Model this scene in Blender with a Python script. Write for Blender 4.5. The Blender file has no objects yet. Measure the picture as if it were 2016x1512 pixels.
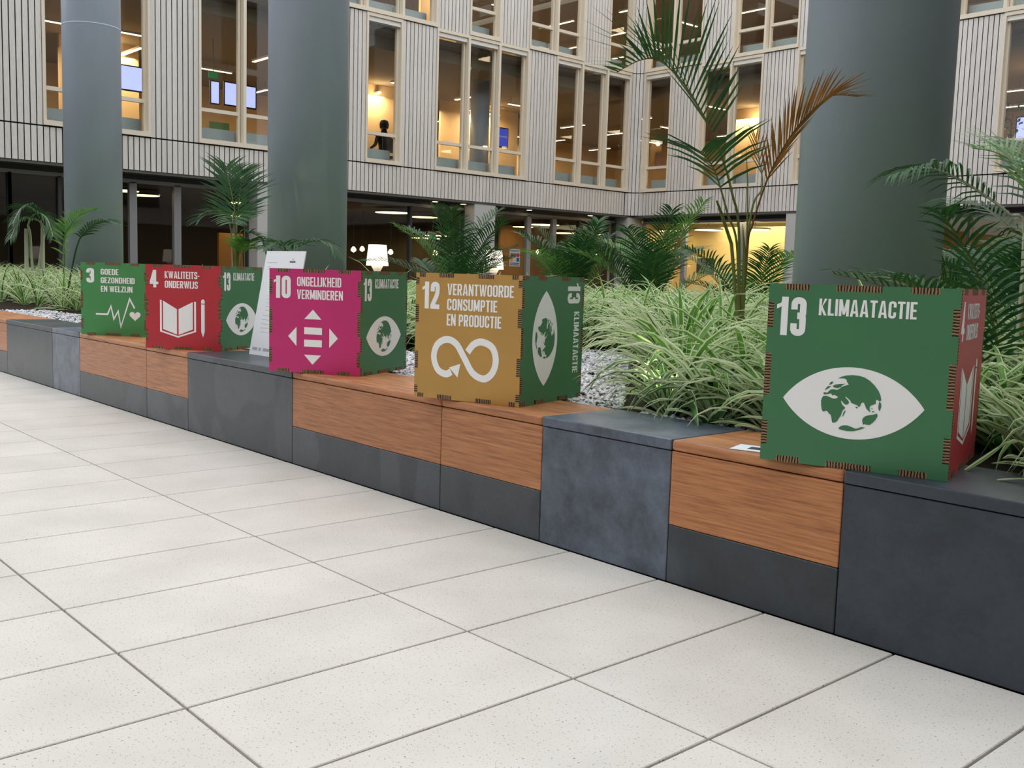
import bpy, bmesh, math, random
from mathutils import Vector, Matrix
random.seed(11)
sc = bpy.context.scene
COL = sc.collection

# ------------------------------------------------------------------ camera
F = 1979.19
CAMP = Vector((0.0, 0.0, 0.97))
RX = Vector((0.66445274, 0.74672078, 0.03017686))
RY = Vector((-0.10018996, 0.0489914, 0.99376145))
RF = Vector((-0.74058391, 0.66333093, -0.1073664))
cd = bpy.data.cameras.new('camera')
cam = bpy.data.objects.new('camera', cd)
COL.objects.link(cam)
cd.sensor_fit = 'HORIZONTAL'; cd.sensor_width = 36.0; cd.lens = F * 36.0 / 2016.0
cd.clip_start = 0.05; cd.clip_end = 300
m = Matrix.Identity(4)
for i in range(3):
    m[i][0] = RX[i]; m[i][1] = RY[i]; m[i][2] = -RF[i]; m[i][3] = CAMP[i]
cam.matrix_world = m
sc.camera = cam

# ------------------------------------------------------------------ sky (overcast light through the open atrium), exposure
w = bpy.data.worlds.new('overcast_sky'); sc.world = w; w.use_nodes = True
bgn = w.node_tree.nodes['Background']
bgn.inputs[0].default_value = (0.96, 0.975, 1.0, 1); bgn.inputs[1].default_value = 1.3
sc.view_settings.view_transform = 'Standard'
sc.view_settings.look = 'None'
sc.view_settings.gamma = 1.0
sc.view_settings.use_curve_mapping = False
sc.view_settings.exposure = 0.55

# ------------------------------------------------------------------ pixel -> direction
def ray(x, y):
    return RX * ((x - 1008) / F) - RY * ((y - 756) / F) + RF
def G(x, y, z=0.0):
    d = ray(x, y); return CAMP + d * ((z - CAMP.z) / d.z)
def PX(x, y, X):
    d = ray(x, y); return CAMP + d * (X / d.x)
def PY(x, y, Y):
    d = ray(x, y); return CAMP + d * (Y / d.y)
def at(x, y, dist):
    d = ray(x, y); return CAMP + d * (dist / math.hypot(d.x, d.y))

# ------------------------------------------------------------------ materials
def lin(c):
    o = []
    for v in c[:3]:
        v = v / 255.0
        o.append(v / 12.92 if v <= 0.04045 else ((v + 0.055) / 1.055) ** 2.4)
    return (o[0], o[1], o[2], 1.0)
M = {}
def pm(name, rgb, rough=0.6, spec=0.4, metal=0.0):
    ma = bpy.data.materials.new(name); ma.use_nodes = True
    b = ma.node_tree.nodes['Principled BSDF']
    b.inputs['Base Color'].default_value = lin(rgb)
    b.inputs['Roughness'].default_value = rough
    b.inputs['Metallic'].default_value = metal
    b.inputs['Specular IOR Level'].default_value = spec
    M[name] = ma
    return ma
def N(ma, t, **kw):
    n = ma.node_tree.nodes.new(t)
    for k, v in kw.items(): setattr(n, k, v)
    return n
def L(ma, a, b): ma.node_tree.links.new(a, b)
def ramp(ma, stops, fac):
    r = N(ma, 'ShaderNodeValToRGB')
    e = r.color_ramp.elements
    while len(e) > 1: e.remove(e[-1])
    e[0].position = stops[0][0]; e[0].color = stops[0][1]
    for p, c in stops[1:]:
        q = e.new(p); q.color = c
    L(ma, fac, r.inputs[0]); return r
def noise(ma, vec, scale, detail=4, rough=0.5, dist=0.0):
    n = N(ma, 'ShaderNodeTexNoise')
    n.inputs['Scale'].default_value = scale; n.inputs['Detail'].default_value = detail
    n.inputs['Roughness'].default_value = rough; n.inputs['Distortion'].default_value = dist
    if vec: L(ma, vec, n.inputs['Vector'])
    return n
def mapped(ma, out, scale=(1, 1, 1), rnd=0.0):
    mp = N(ma, 'ShaderNodeMapping'); mp.inputs['Scale'].default_value = scale
    L(ma, out, mp.inputs[0])
    if rnd:
        oi = N(ma, 'ShaderNodeObjectInfo'); mu = N(ma, 'ShaderNodeMath', operation='MULTIPLY'); mu.inputs[1].default_value = rnd
        L(ma, oi.outputs['Random'], mu.inputs[0]); L(ma, mu.outputs[0], mp.inputs['Location'])
    return mp.outputs[0]
def bump(ma, h, strength=0.2, dist=0.01):
    b = N(ma, 'ShaderNodeBump'); b.inputs['Strength'].default_value = strength; b.inputs['Distance'].default_value = dist
    L(ma, h, b.inputs['Height']); L(ma, b.outputs[0], ma.node_tree.nodes['Principled BSDF'].inputs['Normal'])
def basecol(ma): return ma.node_tree.nodes['Principled BSDF'].inputs['Base Color']
def mix(ma, a, b, fac, mode='MIX'):
    n = N(ma, 'ShaderNodeMix', data_type='RGBA', blend_type=mode)
    for s, v in ((n.inputs[0], fac), (n.inputs[6], a), (n.inputs[7], b)):
        if hasattr(v, 'links') or hasattr(v, 'is_linked'): L(ma, v, s)
        else: s.default_value = v
    return n.outputs[2]
def varied(ma, amount):
    """slight tone change from piece to piece"""
    bc = basecol(ma); oi = N(ma, 'ShaderNodeObjectInfo')
    mr = N(ma, 'ShaderNodeMapRange'); mr.inputs['To Min'].default_value = 1 - amount; mr.inputs['To Max'].default_value = 1 + amount
    L(ma, oi.outputs['Random'], mr.inputs[0])
    hs = N(ma, 'ShaderNodeHueSaturation'); L(ma, mr.outputs[0], hs.inputs['Value'])
    if bc.is_linked:
        src = bc.links[0].from_socket; L(ma, src, hs.inputs['Color'])
    else: hs.inputs['Color'].default_value = bc.default_value
    L(ma, hs.outputs[0], bc)

# terrazzo tile
ma = pm('terrazzo', (222, 220, 213), 0.45, 0.35)
geo = N(ma, 'ShaderNodeNewGeometry')
n1 = noise(ma, geo.outputs['Position'], 170, 2, 0.6)
sp = ramp(ma, [(0.0, lin((112, 106, 96))), (0.31, lin((128, 122, 112))), (0.37, lin((222, 217, 209))), (1.0, lin((221, 218, 212)))], n1.outputs[0])
n2 = noise(ma, geo.outputs['Position'], 3.0, 3)
r2 = ramp(ma, [(0.35, (0.90, 0.90, 0.89, 1)), (0.65, (1, 1, 1, 1))], n2.outputs[0])
L(ma, mix(ma, sp.outputs[0], r2.outputs[0], 1.0, 'MULTIPLY'), basecol(ma))
varied(ma, 0.03)
pm('grout', (84, 80, 74), 0.9, 0.1)
# slate
def slate(name, c0, c1, veil):
    ma = pm(name, c0, 0.34, 0.5)
    tc = N(ma, 'ShaderNodeTexCoord'); v = mapped(ma, tc.outputs['Object'], (1, 1, 1), 13.0)
    a = noise(ma, v, 7, 7, 0.65); r = ramp(ma, [(0.3, lin(c0)), (0.7, lin(c1))], a.outputs[0])
    b = noise(ma, v, 1.5, 1, 0.4, 1.2); rb = ramp(ma, [(0.52, (0, 0, 0, 1)), (0.56, (1, 1, 1, 1))], b.outputs[0])
    vm = N(ma, 'ShaderNodeMath', operation='MULTIPLY'); vm.inputs[1].default_value = veil; L(ma, rb.outputs[0], vm.inputs[0])
    c = mix(ma, r.outputs[0], lin((96, 104, 112)), vm.outputs[0])
    sm = noise(ma, v, 60, 4, 0.7); rs = ramp(ma, [(0.3, (0.85, 0.85, 0.85, 1)), (0.7, (1.1, 1.1, 1.1, 1))], sm.outputs[0])
    L(ma, mix(ma, c, rs.outputs[0], 1.0, 'MULTIPLY'), basecol(ma)); varied(ma, 0.12)
    bump(ma, sm.outputs[0], 0.08, 0.004)
slate('slate_dark', (40, 45, 50), (56, 63, 70), 0.22)
slate('slate_plain', (43, 49, 57), (59, 67, 77), 0.06)
slate('slate_mottled', (58, 67, 80), (108, 118, 134), 0.0)
# oiled bamboo
ma = pm('bamboo', (168, 104, 62), 0.42, 0.35)
tc = N(ma, 'ShaderNodeTexCoord'); v = mapped(ma, tc.outputs['Object'], (1.6, 9, 42), 9.0)
a = noise(ma, v, 3.0, 5, 0.65)
r = ramp(ma, [(0.25, lin((130, 80, 50))), (0.5, lin((178, 118, 76))), (0.75, lin((204, 144, 98)))], a.outputs[0])
v2 = mapped(ma, tc.outputs['Object'], (6, 30, 220), 5.0)
b = noise(ma, v2, 2.0, 3, 0.7); rb = ramp(ma, [(0.28, (0.62, 0.55, 0.5, 1)), (0.42, (1, 1, 1, 1))], b.outputs[0])
L(ma, mix(ma, r.outputs[0], rb.outputs[0], 0.8, 'MULTIPLY'), basecol(ma)); varied(ma, 0.10); bump(ma, b.outputs[0], 0.05, 0.003)
# cube boards
def board(name, rgb):
    ma = pm(name, rgb, 0.5, 0.35)
    tc = N(ma, 'ShaderNodeTexCoord'); a = noise(ma, tc.outputs['Object'], 5, 3)
    r = ramp(ma, [(0.3, (0.94, 0.94, 0.94, 1)), (0.7, (1.03, 1.03, 1.03, 1))], a.outputs[0])
    L(ma, mix(ma, lin(rgb), r.outputs[0], 1.0, 'MULTIPLY'), basecol(ma))
board('print_green', (72, 126, 86)); board('print_leaf_green', (80, 150, 90)); board('print_red', (192, 58, 66))
board('print_magenta', (206, 56, 122)); board('print_ochre', (194, 150, 80))
pm('print_white', (252, 252, 250), 0.5, 0.3)
for nm, axis in (('cardboard_h', (122, 122, 0)), ('cardboard_v', (0, 0, 122))):
    ma = pm(nm, (150, 110, 70), 0.9, 0.1)
    tc = N(ma, 'ShaderNodeTexCoord')
    dp = N(ma, 'ShaderNodeVectorMath', operation='DOT_PRODUCT'); dp.inputs[1].default_value = axis
    L(ma, tc.outputs['Object'], dp.inputs[0])
    nz = noise(ma, tc.outputs['Object'], 60, 2); ad = N(ma, 'ShaderNodeMath', operation='MULTIPLY_ADD'); ad.inputs[1].default_value = 0.9
    L(ma, nz.outputs[0], ad.inputs[0]); L(ma, dp.outputs['Value'], ad.inputs[2])
    fr = N(ma, 'ShaderNodeMath', operation='FRACT'); L(ma, ad.outputs[0], fr.inputs[0])
    r = ramp(ma, [(0.0, lin((46, 36, 28))), (0.40, lin((50, 40, 32))), (0.50, lin((146, 116, 88))), (1.0, lin((164, 134, 104)))], fr.outputs[0])
    L(ma, r.outputs[0], basecol(ma))
pm('paper', (236, 240, 244), 0.6, 0.3); pm('ink_grey', (178, 180, 186), 0.7, 0.2); pm('ink_dark', (70, 68, 80), 0.7, 0.2)
pm('ink_red', (200, 60, 60), 0.7, .2); pm('ink_green', (60, 140, 80), 0.7, .2); pm('ink_orange', (220, 140, 60), 0.7, .2); pm('ink_blue', (50, 80, 130), .7, .2)
# building
ma = pm('column_paint', (166, 180, 198), 0.36, 0.5)
tc = N(ma, 'ShaderNodeTexCoord'); a = noise(ma, mapped(ma, tc.outputs['Object'], (1, 1, 0.3)), 3, 3)
r = ramp(ma, [(0.3, lin((176, 187, 206))), (0.7, lin((184, 195, 214)))], a.outputs[0]); L(ma, r.outputs[0], basecol(ma))
ma = pm('slat_paint', (198, 194, 188), 0.6, 0.3)
tc = N(ma, 'ShaderNodeTexCoord'); a = noise(ma, mapped(ma, tc.outputs['Object'], (20, 20, 2), 9.0), 3, 4)
r = ramp(ma, [(0.25, lin((208, 203, 196))), (0.75, lin((226, 222, 217)))], a.outputs[0]); L(ma, r.outputs[0], basecol(ma)); varied(ma, 0.05)
pm('cladding_backing', (26, 25, 24), 0.9, 0.1)
pm('window_frame', (226, 215, 196), 0.5, 0.35)
pm('blind_box', (232, 230, 224), 0.6, 0.3)
pm('dark_frame', (58, 58, 58), 0.45, 0.4)
pm('steel_frame', (138, 138, 140), 0.4, 0.5)
pm('concrete_panel', (190, 190, 188), 0.7, 0.2)
pm('soffit', (96, 96, 94), 0.7, 0.2)
pm('office_ceiling', (150, 138, 120), 0.9, 0.1); pm('office_wall', (214, 184, 140), 0.8, 0.2); pm('office_floor', (110, 100, 92), 0.8, 0.2)
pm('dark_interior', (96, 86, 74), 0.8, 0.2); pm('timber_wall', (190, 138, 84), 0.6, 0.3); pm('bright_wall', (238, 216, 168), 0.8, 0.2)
pm('convector', (178, 190, 194), 0.6, 0.3); pm('pale_ceiling', (196, 200, 192), 0.9, 0.1)
pm('black_plastic', (24, 24, 26), 0.5, 0.4); pm('white_plastic', (226, 228, 226), 0.5, 0.4)
pm('shirt_dark', (36, 38, 44), 0.9, 0.1); pm('skin', (196, 150, 120), 0.6, 0.3); pm('hair_dark', (26, 20, 18), 0.7, 0.3)
ma = bpy.data.materials.new('glass'); ma.use_nodes = True; M['glass'] = ma
nt = ma.node_tree; nt.nodes.clear()
o = nt.nodes.new('ShaderNodeOutputMaterial'); tr = nt.nodes.new('ShaderNodeBsdfTransparent'); gl = nt.nodes.new('ShaderNodeBsdfGlossy')
tr.inputs[0].default_value = (0.93, 0.95, 0.94, 1); gl.inputs['Roughness'].default_value = 0.02
fz = nt.nodes.new('ShaderNodeFresnel'); fz.inputs[0].default_value = 1.5
mxs = nt.nodes.new('ShaderNodeMixShader')
gb = nt.nodes.new('ShaderNodeNewGeometry'); sb = nt.nodes.new('ShaderNodeMath'); sb.operation = 'SUBTRACT'; sb.inputs[0].default_value = 1.0; mu_ = nt.nodes.new('ShaderNodeMath'); mu_.operation = 'MULTIPLY'; mu_.use_clamp = True
nt.links.new(gb.outputs['Backfacing'], sb.inputs[1]); nt.links.new(fz.outputs[0], mu_.inputs[0]); nt.links.new(sb.outputs[0], mu_.inputs[1])
for a_, b_ in ((mu_.outputs[0], mxs.inputs[0]), (tr.outputs[0], mxs.inputs[1]), (gl.outputs[0], mxs.inputs[2]), (mxs.outputs[0], o.inputs[0])): nt.links.new(a_, b_)
def glow(name, rgb, s):
    ma = pm(name, rgb, 0.6, 0.1); b = ma.node_tree.nodes['Principled BSDF']
    b.inputs['Emission Color'].default_value = lin(rgb); b.inputs['Emission Strength'].default_value = s
glow('strip_glow', (255, 226, 178), 4.0); glow('disc_glow', (255, 224, 150), 3.0); glow('shade_glow', (255, 240, 224), 0.85)
glow('screen_glow', (178, 186, 255), 0.9); glow('exit_glow', (30, 150, 80), 0.2); glow('bulb_glow', (255, 214, 150), 6.0)
glow('spot_glow', (255, 246, 190), 8.0); glow('screen_dark_glow', (70, 80, 190), 0.5)
# plants
def leafmat(name, rgb, rgb2, rough=0.45, trans=0.25):
    ma = pm(name, rgb, rough, 0.4)
    nz = noise(ma, N(ma, 'ShaderNodeNewGeometry').outputs['Position'], 9, 2)
    r = ramp(ma, [(0.3, lin(rgb)), (0.7, lin(rgb2))], nz.outputs[0]); L(ma, r.outputs[0], basecol(ma))
    nt = ma.node_tree; out = nt.nodes['Material Output']; p = nt.nodes['Principled BSDF']
    t = nt.nodes.new('ShaderNodeBsdfTranslucent'); mx = nt.nodes.new('ShaderNodeMixShader'); mx.inputs[0].default_value = trans
    L(ma, r.outputs[0], t.inputs[0]); L(ma, p.outputs[0], mx.inputs[1]); L(ma, t.outputs[0], mx.inputs[2]); L(ma, mx.outputs[0], out.inputs[0])
leafmat('leaf_green', (84, 138, 52), (126, 176, 76), trans=0.35); leafmat('leaf_cream', (222, 236, 180), (240, 246, 212), trans=0.35)
leafmat('leaf_deep', (46, 92, 44), (78, 128, 60)); leafmat('palm_green', (32, 70, 38), (58, 102, 50), 0.5, 0.2)
leafmat('palm_light', (78, 130, 60), (118, 162, 78), 0.4, 0.3); leafmat('palm_brown', (120, 82, 40), (176, 122, 60), 0.7, 0.2)
leafmat('palm_grey', (132, 112, 104), (170, 150, 140), 0.8, 0.1)
pm('palm_stem', (112, 118, 60), 0.6, 0.3); pm('cane_pale', (186, 190, 166), 0.6, 0.3)
ma = pm('soil', (44, 36, 28), 0.95, 0.1)
ma = pm('gravel_stone', (168, 168, 170), 0.8, 0.2)
nz = noise(ma, N(ma, 'ShaderNodeNewGeometry').outputs['Position'], 45, 1)
r = ramp(ma, [(0.3, lin((110, 108, 108))), (0.45, lin((196, 196, 200))), (0.7, lin((238, 238, 240)))], nz.outputs[0]); L(ma, r.outputs[0], basecol(ma))

# ------------------------------------------------------------------ mesh helpers
class MB:
    def __init__(s): s.v = []; s.f = []; s.m = []
    def add(s, vs, fs, mi=0):
        b = len(s.v); s.v += [tuple(p) for p in vs]
        for f in fs: s.f.append([b + i for i in f]); s.m.append(mi)
    def box(s, x0, y0, z0, x1, y1, z1, mi=0):
        s.add([(x0, y0, z0), (x1, y0, z0), (x1, y1, z0), (x0, y1, z0), (x0, y0, z1), (x1, y0, z1), (x1, y1, z1), (x0, y1, z1)],
              [(3, 2, 1, 0), (4, 5, 6, 7), (0, 1, 5, 4), (1, 2, 6, 5), (2, 3, 7, 6), (3, 0, 4, 7)], mi); return s
    def lathe(s, prof, cx=0, cy=0, n=24, mi=0, cap=True):
        b = len(s.v)
        for r_, z in prof:
            for i in range(n):
                a = 2 * math.pi * i / n; s.v.append((cx + r_ * math.cos(a), cy + r_ * math.sin(a), z))
        for k in range(len(prof) - 1):
            for i in range(n):
                j = (i + 1) % n
                s.f.append([b + k * n + i, b + k * n + j, b + (k + 1) * n + j, b + (k + 1) * n + i]); s.m.append(mi)
        if cap:
            s.f.append([b + i for i in range(n)][::-1]); s.m.append(mi)
            s.f.append([b + (len(prof) - 1) * n + i for i in range(n)]); s.m.append(mi)
        return s
    def tube(s, pts, radii, n=6, mi=0):
        pts = [Vector(p) for p in pts]; b = len(s.v)
        if not isinstance(radii, (list, tuple)): radii = [radii] * len(pts)
        for i, p in enumerate(pts):
            t = (pts[min(i + 1, len(pts) - 1)] - pts[max(i - 1, 0)]).normalized()
            a = t.cross(Vector((0, 0, 1)));
            if a.length < 1e-3: a = Vector((1, 0, 0))
            a.normalize(); c = t.cross(a)
            for k in range(n):
                q = 2 * math.pi * k / n; s.v.append(tuple(p + (a * math.cos(q) + c * math.sin(q)) * radii[i]))
        for i in range(len(pts) - 1):
            for k in range(n):
                j = (k + 1) % n
                s.f.append([b + i * n + k, b + i * n + j, b + (i + 1) * n + j, b + (i + 1) * n + k]); s.m.append(mi)
        s.f.append([b + k for k in range(n)]); s.m.append(mi)
        s.f.append([b + (len(pts) - 1) * n + k for k in range(n)][::-1]); s.m.append(mi)
        return s
    def mesh(s, name, mats, off=(0, 0, 0), smooth=False):
        me = bpy.data.meshes.new(name)
        o = Vector(off)
        me.from_pydata([tuple(Vector(p) - o) for p in s.v] if o.length else s.v, [], s.f)
        for mm in ([mats] if isinstance(mats, str) else mats): me.materials.append(M[mm])
        me.polygons.foreach_set('material_index', s.m)
        if smooth: me.polygons.foreach_set('use_smooth', [True] * len(me.polygons))
        me.update(); return me
    def build(s, name, mats, parent=None, local=False, smooth=False):
        off = (0, 0, 0)
        if parent is not None and not local:
            off = parent.location.copy(); p = parent.parent
            while p is not None: off += p.location; p = p.parent
        return link(name, s.mesh(name, mats, off, smooth), parent)
def link(name, me, parent=None, loc=None):
    o = bpy.data.objects.new(name, me); COL.objects.link(o)
    if parent is not None: o.parent = parent
    if loc is not None: o.location = loc
    return o
def tag(o, label=None, cat=None, group=None, kind=None):
    if label: o['label'] = label
    if cat: o['category'] = cat
    if group: o['group'] = group
    if kind: o['kind'] = kind
    return o
def empty(name, loc, rz=0.0):
    o = bpy.data.objects.new(name, None); COL.objects.link(o); o.location = loc; o.rotation_euler = (0, 0, rz); o.empty_display_size = 0.1
    return o
def bevel(o, width, seg=2):
    me = o.data; bm = bmesh.new(); bm.from_mesh(me)
    bmesh.ops.bevel(bm, geom=list(bm.edges), offset=width, segments=seg, affect='EDGES', profile=0.5)
    bm.to_mesh(me); bm.free(); return o
def structure(o): o['kind'] = 'structure'; return o
def bx(name, mats, x0, y0, z0, x1, y1, z1, parent=None): return MB().box(x0, y0, z0, x1, y1, z1).build(name, mats, parent)
def arealight(name, loc, size, energy, color, rot=(0, 0, 0), sy=None):
    ld = bpy.data.lights.new(name, 'AREA'); ld.energy = energy; ld.color = color; ld.size = size
    if sy: ld.shape = 'RECTANGLE'; ld.size_y = sy
    o = bpy.data.objects.new(name, ld); COL.objects.link(o); o.location = loc; o.rotation_euler = rot; return o
WARM = (1.0, 0.76, 0.48)

# ================================================================== STRUCTURE
# ---- floor: grout bed with single tiles
YB = 2.503            # bench front plane
TL, TW, JT = 0.4075, 0.8, 0.007
floor = structure(MB().box(-40, -20, -0.3, 12, 40, -0.012).build('floor', 'grout'))
tm = MB().box(-TL / 2 + JT / 2, -TW / 2 + JT / 2, -0.02, TL / 2 - JT / 2, TW / 2 - JT / 2, 0)
tile_me = tm.mesh('tile', 'terrazzo')
bm_ = bmesh.new(); bm_.from_mesh(tile_me)
bmesh.ops.bevel(bm_, geom=[e for e in bm_.edges if all(v.co.z > -0.001 for v in e.verts)], offset=0.002, segments=1, affect='EDGES')
bm_.to_mesh(tile_me); bm_.free()
for row in range(5):
    yc = 2.1 - 0.8 * row
    for k in range(-7, 32):
        xc = -1.234 + TL / 2 - TL * k
        if row >= 3 and k > 14: continue
        link('tile', tile_me, floor, (xc, yc, 0))
# ---- bench blocks (built later); planter soil
soil = structure(bx('planter_bed', 'soil', -20.4, 2.93, 0.0, 6, 8.6, 0.43))

# ---- facades
XL, YR, MOD = -21.3, 23.9, 1.0712
YK = [6.49 + MOD * k for k in range(-5, 18)]      # YK[k+5] is module line k
def yk(k): return 6.49 + MOD * k
def xk(k): return -21.0 + 1.07 * k
ZC, Z1, Z2, Z3 = 2.93, 3.64, 7.24, 10.84
SW = MOD / 9
def slat_mesh(h): return MB().box(-0.017, -SW / 2 + 0.011, 0, 0.0, SW / 2 - 0.011, h).mesh('slat', 'slat_paint')
SL_PAR, SL_FL = slat_mesh(Z1 - ZC - 0.03), slat_mesh(3.58)
left = structure(MB().box(XL - 0.30, -8, ZC, XL - 0.017, YR + 0.3, Z1 - 0.02).build('wall_left', 'cladding_backing'))
right = structure(MB().box(XL - 0.3, YR + 0.017, ZC, 4, YR + 0.30, Z1 - 0.02).build('wall_right', 'cladding_backing'))
CR = 0.36   # rounded inner corner radius
def put_slat(me, wall, along, z):
    if wall is left: o = link('slat', me, left, (XL, along, z))
    else:
        o = link('slat', me, right, (along, YR, z)); o.rotation_euler = (0, 0, -math.pi / 2)
    return o
L_RUN = {1: [(-2, -2), (0, 1), (3, 4), (7, 7), (9, 11), (13, 15)], 2: [(6, 8), (10, 10), (12, 13), (15, 15)]}
R_RUN = {1: [(0, 0), (2, 3), (5, 6), (8, 8), (10, 12)], 2: [(0, 1), (3, 4), (6, 7), (9, 11)]}
yend, xstart = YR - CR, XL + CR
y = yk(-2)
ys = []
while y + SW < yend + 0.02: ys.append(y + SW / 2); y += SW
for yy in ys: put_slat(SL_PAR, left, yy, ZC)
x = xk(0)
nx = int((xk(15) - x) / SW)
for i in range(nx): put_slat(SL_PAR, right, x + SW / 2 + i * SW, ZC)
for st, z in ((1, Z1), (2, Z2)):
    occ = set(k for a, b in L_RUN[st] for k in range(a, b + 1))
    for k in range(-2 if st == 1 else 5, 16):
        if k in occ: continue
        for i in range(9): put_slat(SL_FL, left, yk(k) + SW / 2 + i * SW, z)
        MB().box(XL - 0.30, yk(k), z - 0.02, XL - 0.017, yk(k + 1), z + 3.6).build('backing_panel', 'cladding_backing', left)
    occ = set(k for a, b in R_RUN[st] for k in range(a, b + 1))
    for k in range(0, 13):
        if k in occ: continue
        for i in range(9): put_slat(SL_FL, right, xk(k) + SW / 2 + i * SW, z)
        MB().box(xk(k), YR + 0.017, z - 0.02, xk(k + 1), YR + 0.30, z + 3.6).build('backing_panel', 'cladding_backing', right)
# rounded corner slats
for z, me in ((ZC, SL_PAR), (Z1, SL_FL), (Z2, SL_FL)):
    cx, cy = XL + CR, YR - CR
    for i in range(5):
        a = math.pi - (i + 0.5) * (math.pi / 2) / 5
        o = link('slat', me, left, (cx + CR * math.cos(a), cy + CR * math.sin(a), z)); o.rotation_euler = (0, 0, a - math.pi)
    MB().box(XL - 0.30, yk(16), z - 0.02, XL - 0.03, YR + 0.3, z + 3.6).build('backing_panel', 'cladding_backing', left)

# ---- upper windows
WIN = [0]
def window(wall, k0, k1, z0, bright_blind):
    """a run of lights between module lines k0 and k1+1, frame depth 0.2, panes recessed"""
    WIN[0] += 1
    P = yk if wall is left else xk
    a0, a1 = P(k0), P(k1 + 1)
    z1 = z0 + 3.56
    root = empty('window_%d' % WIN[0], (XL, a0, z0) if wall is left else (a0, YR, z0)); structure(root)
    def b(name, mats, u0, u1, d0, d1, za, zb):
        # u along wall, d depth into the building
        if wall is left: q = MB().box(XL - d1, u0, za, XL - d0, u1, zb)
        else: q = MB().box(u0, YR + d0, za, u1, YR + d1, zb)
        return q.build(name, mats, root)
    fr = 'window_frame'
    b('sill', fr, a0, a1, -0.04, 0.22, z0, z0 + 0.10)
    b('head', fr, a0, a1, -0.02, 0.22, z1 - 0.05, z1 + 0.03)
    b('jamb', fr, a0, a0 + 0.05, -0.03, 0.22, z0 + 0.1, z1 - 0.05)
    b('jamb', fr, a1 - 0.05, a1, -0.03, 0.22, z0 + 0.1, z1 - 0.05)
    for k in range(k0, k1 + 1):
        u0, u1 = P(k), P(k + 1)
        if k > k0: b('mullion', fr, u0 - 0.035, u0 + 0.035, -0.03, 0.22, z0 + 0.1, z1 - 0.05)
        p0, p1 = u0 + 0.05, u1 - 0.05
        # sash frame, recessed
        b('sash_stile', fr, p0, p0 + 0.05, 0.1, 0.2, z0 + 0.1, z1 - 0.05)
        b('sash_stile', fr, p1 - 0.05, p1, 0.1, 0.2, z0 + 0.1, z1 - 0.05)
        b('transom', fr, p0 + 0.05, p1 - 0.05, 0.1, 0.2, z0 + 0.70, z0 + 0.78)
        b('pane', 'glass', p0 + 0.05, p1 - 0.05, 0.145, 0.155, z0 + 0.1, z0 + 0.70)
        b('pane', 'glass', p0 + 0.05, p1 - 0.05, 0.145, 0.155, z0 + 0.78, z1 - 0.15)
        b('blind_box', 'blind_box', p0, p1, 0.02, 0.14, z1 - 0.16, z1 - 0.05)
    return root
for st, z in ((1, Z1), (2, Z2)):
    for a_, b_ in L_RUN[st]: window(left, a_, b_, z, True)
    for a_, b_ in R_RUN[st]: window(right, a_, b_, z, True)

# ---- ground floor glazing (recessed under the cladding)
GX, GY = XL - 0.48, YR + 0.48
structure(MB().box(GX - 0.1, -8, ZC - 0.06, XL - 0.02, YR + 0.6, ZC - 0.005).build('trim_1', 'soffit'))
structure(MB().box(GX - 0.1, YR + 0.02, ZC - 0.06, 4, GY + 0.1, ZC - 0.005).build('trim_2', 'soffit'))
def ground_bay(wall, edges, frame_mat, wide=()):
    WIN[0] += 1
    root = empty('window_%d' % WIN[0], (GX, edges[0], 0) if wall is left else (edges[0], GY, 0)); structure(root)
    def b(name, mats, u0, u1, d0, d1, za, zb):
        if wall is left: q = MB().box(GX - d1, u0, za, GX - d0, u1, zb)
        else: q = MB().box(u0, GY + d0, za, u1, GY + d1, zb)
        return q.build(name, mats, root)
    a0, a1 = edges[0], edges[-1]
    b('head', 'dark_frame', a0, a1, 0, 0.1, ZC - 0.22, ZC - 0.06)
    b('head_rail', 'steel_frame', a0, a1, -0.03, 0.0, ZC - 0.24, ZC - 0.16)
    b('bottom_rail', 'dark_frame', a0, a1, 0, 0.1, 0, 0.12)
    for i, e in enumerate(edges):
        wd = 0.08 if i in wide else 0.035
        b('mullion', 'steel_frame' if i in wide else frame_mat, e - wd, e + wd, -0.03, 0.1, 0.0, ZC - 0.22)
    for i in range(len(edges) - 1):
        b('pane', 'glass', edges[i], edges[i + 1], 0.045, 0.055, 0.12, ZC - 0.22)
gy = lambda px: PX(px, 440, GX).y
gx = lambda px: PY(px, 450, GY).x
def pillar(x0, y0, x1, y1, n): return structure(MB().box(x0, y0, 0, x1, y1, ZC - 0.06).build('wall_pier_%s' % n, 'concrete_panel'))
p1a, p1b = PX(508, 440, XL).y, PX(508, 440, XL).y + 0.75
p2a, p2b = PX(935, 440, XL).y, PX(976, 440, XL).y
ground_bay(left, [1.5, 3.9, gy(20)], 'dark_frame')
ground_bay(left, [gy(20) + 0.001, gy(118), gy(180)], 'dark_frame')
ground_bay(left, [gy(180) + 0.001, gy(262), gy(349), p1a], 'dark_frame', (1, 2))
ground_bay(left, [p1b, gy(650), gy(808), p2a], 'dark_frame')
ground_bay(left, [p2b, gy(1041), gy(1091), gy(1141), gy(1210)], 'dark_frame', (1, 2))
pillar(GX - 0.2, p1a, XL - 0.03, p1b, 'a'); pillar(GX - 0.2, p2a, XL - 0.03, p2b, 'b')
pillar(GX - 0.3, gy(1213), XL + 0.02, YR + 0.45, 'c')
xr0 = XL + 0.05
p3a, p3b = PY(1545, 450, YR).x, PY(1545, 450, YR).x + 0.8
ground_bay(right, [xr0 + 0.02, gx(1348), gx(1462), p3a], 'steel_frame', (1, 2))
pillar(p3a, YR + 0.03, p3b, GY + 0.2, 'd')
ground_bay(right, [p3b, p3b + 2, p3b + 4, p3b + 6, p3b + 8, p3b + 10, p3b + 12], 'dark_frame', ())

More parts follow.
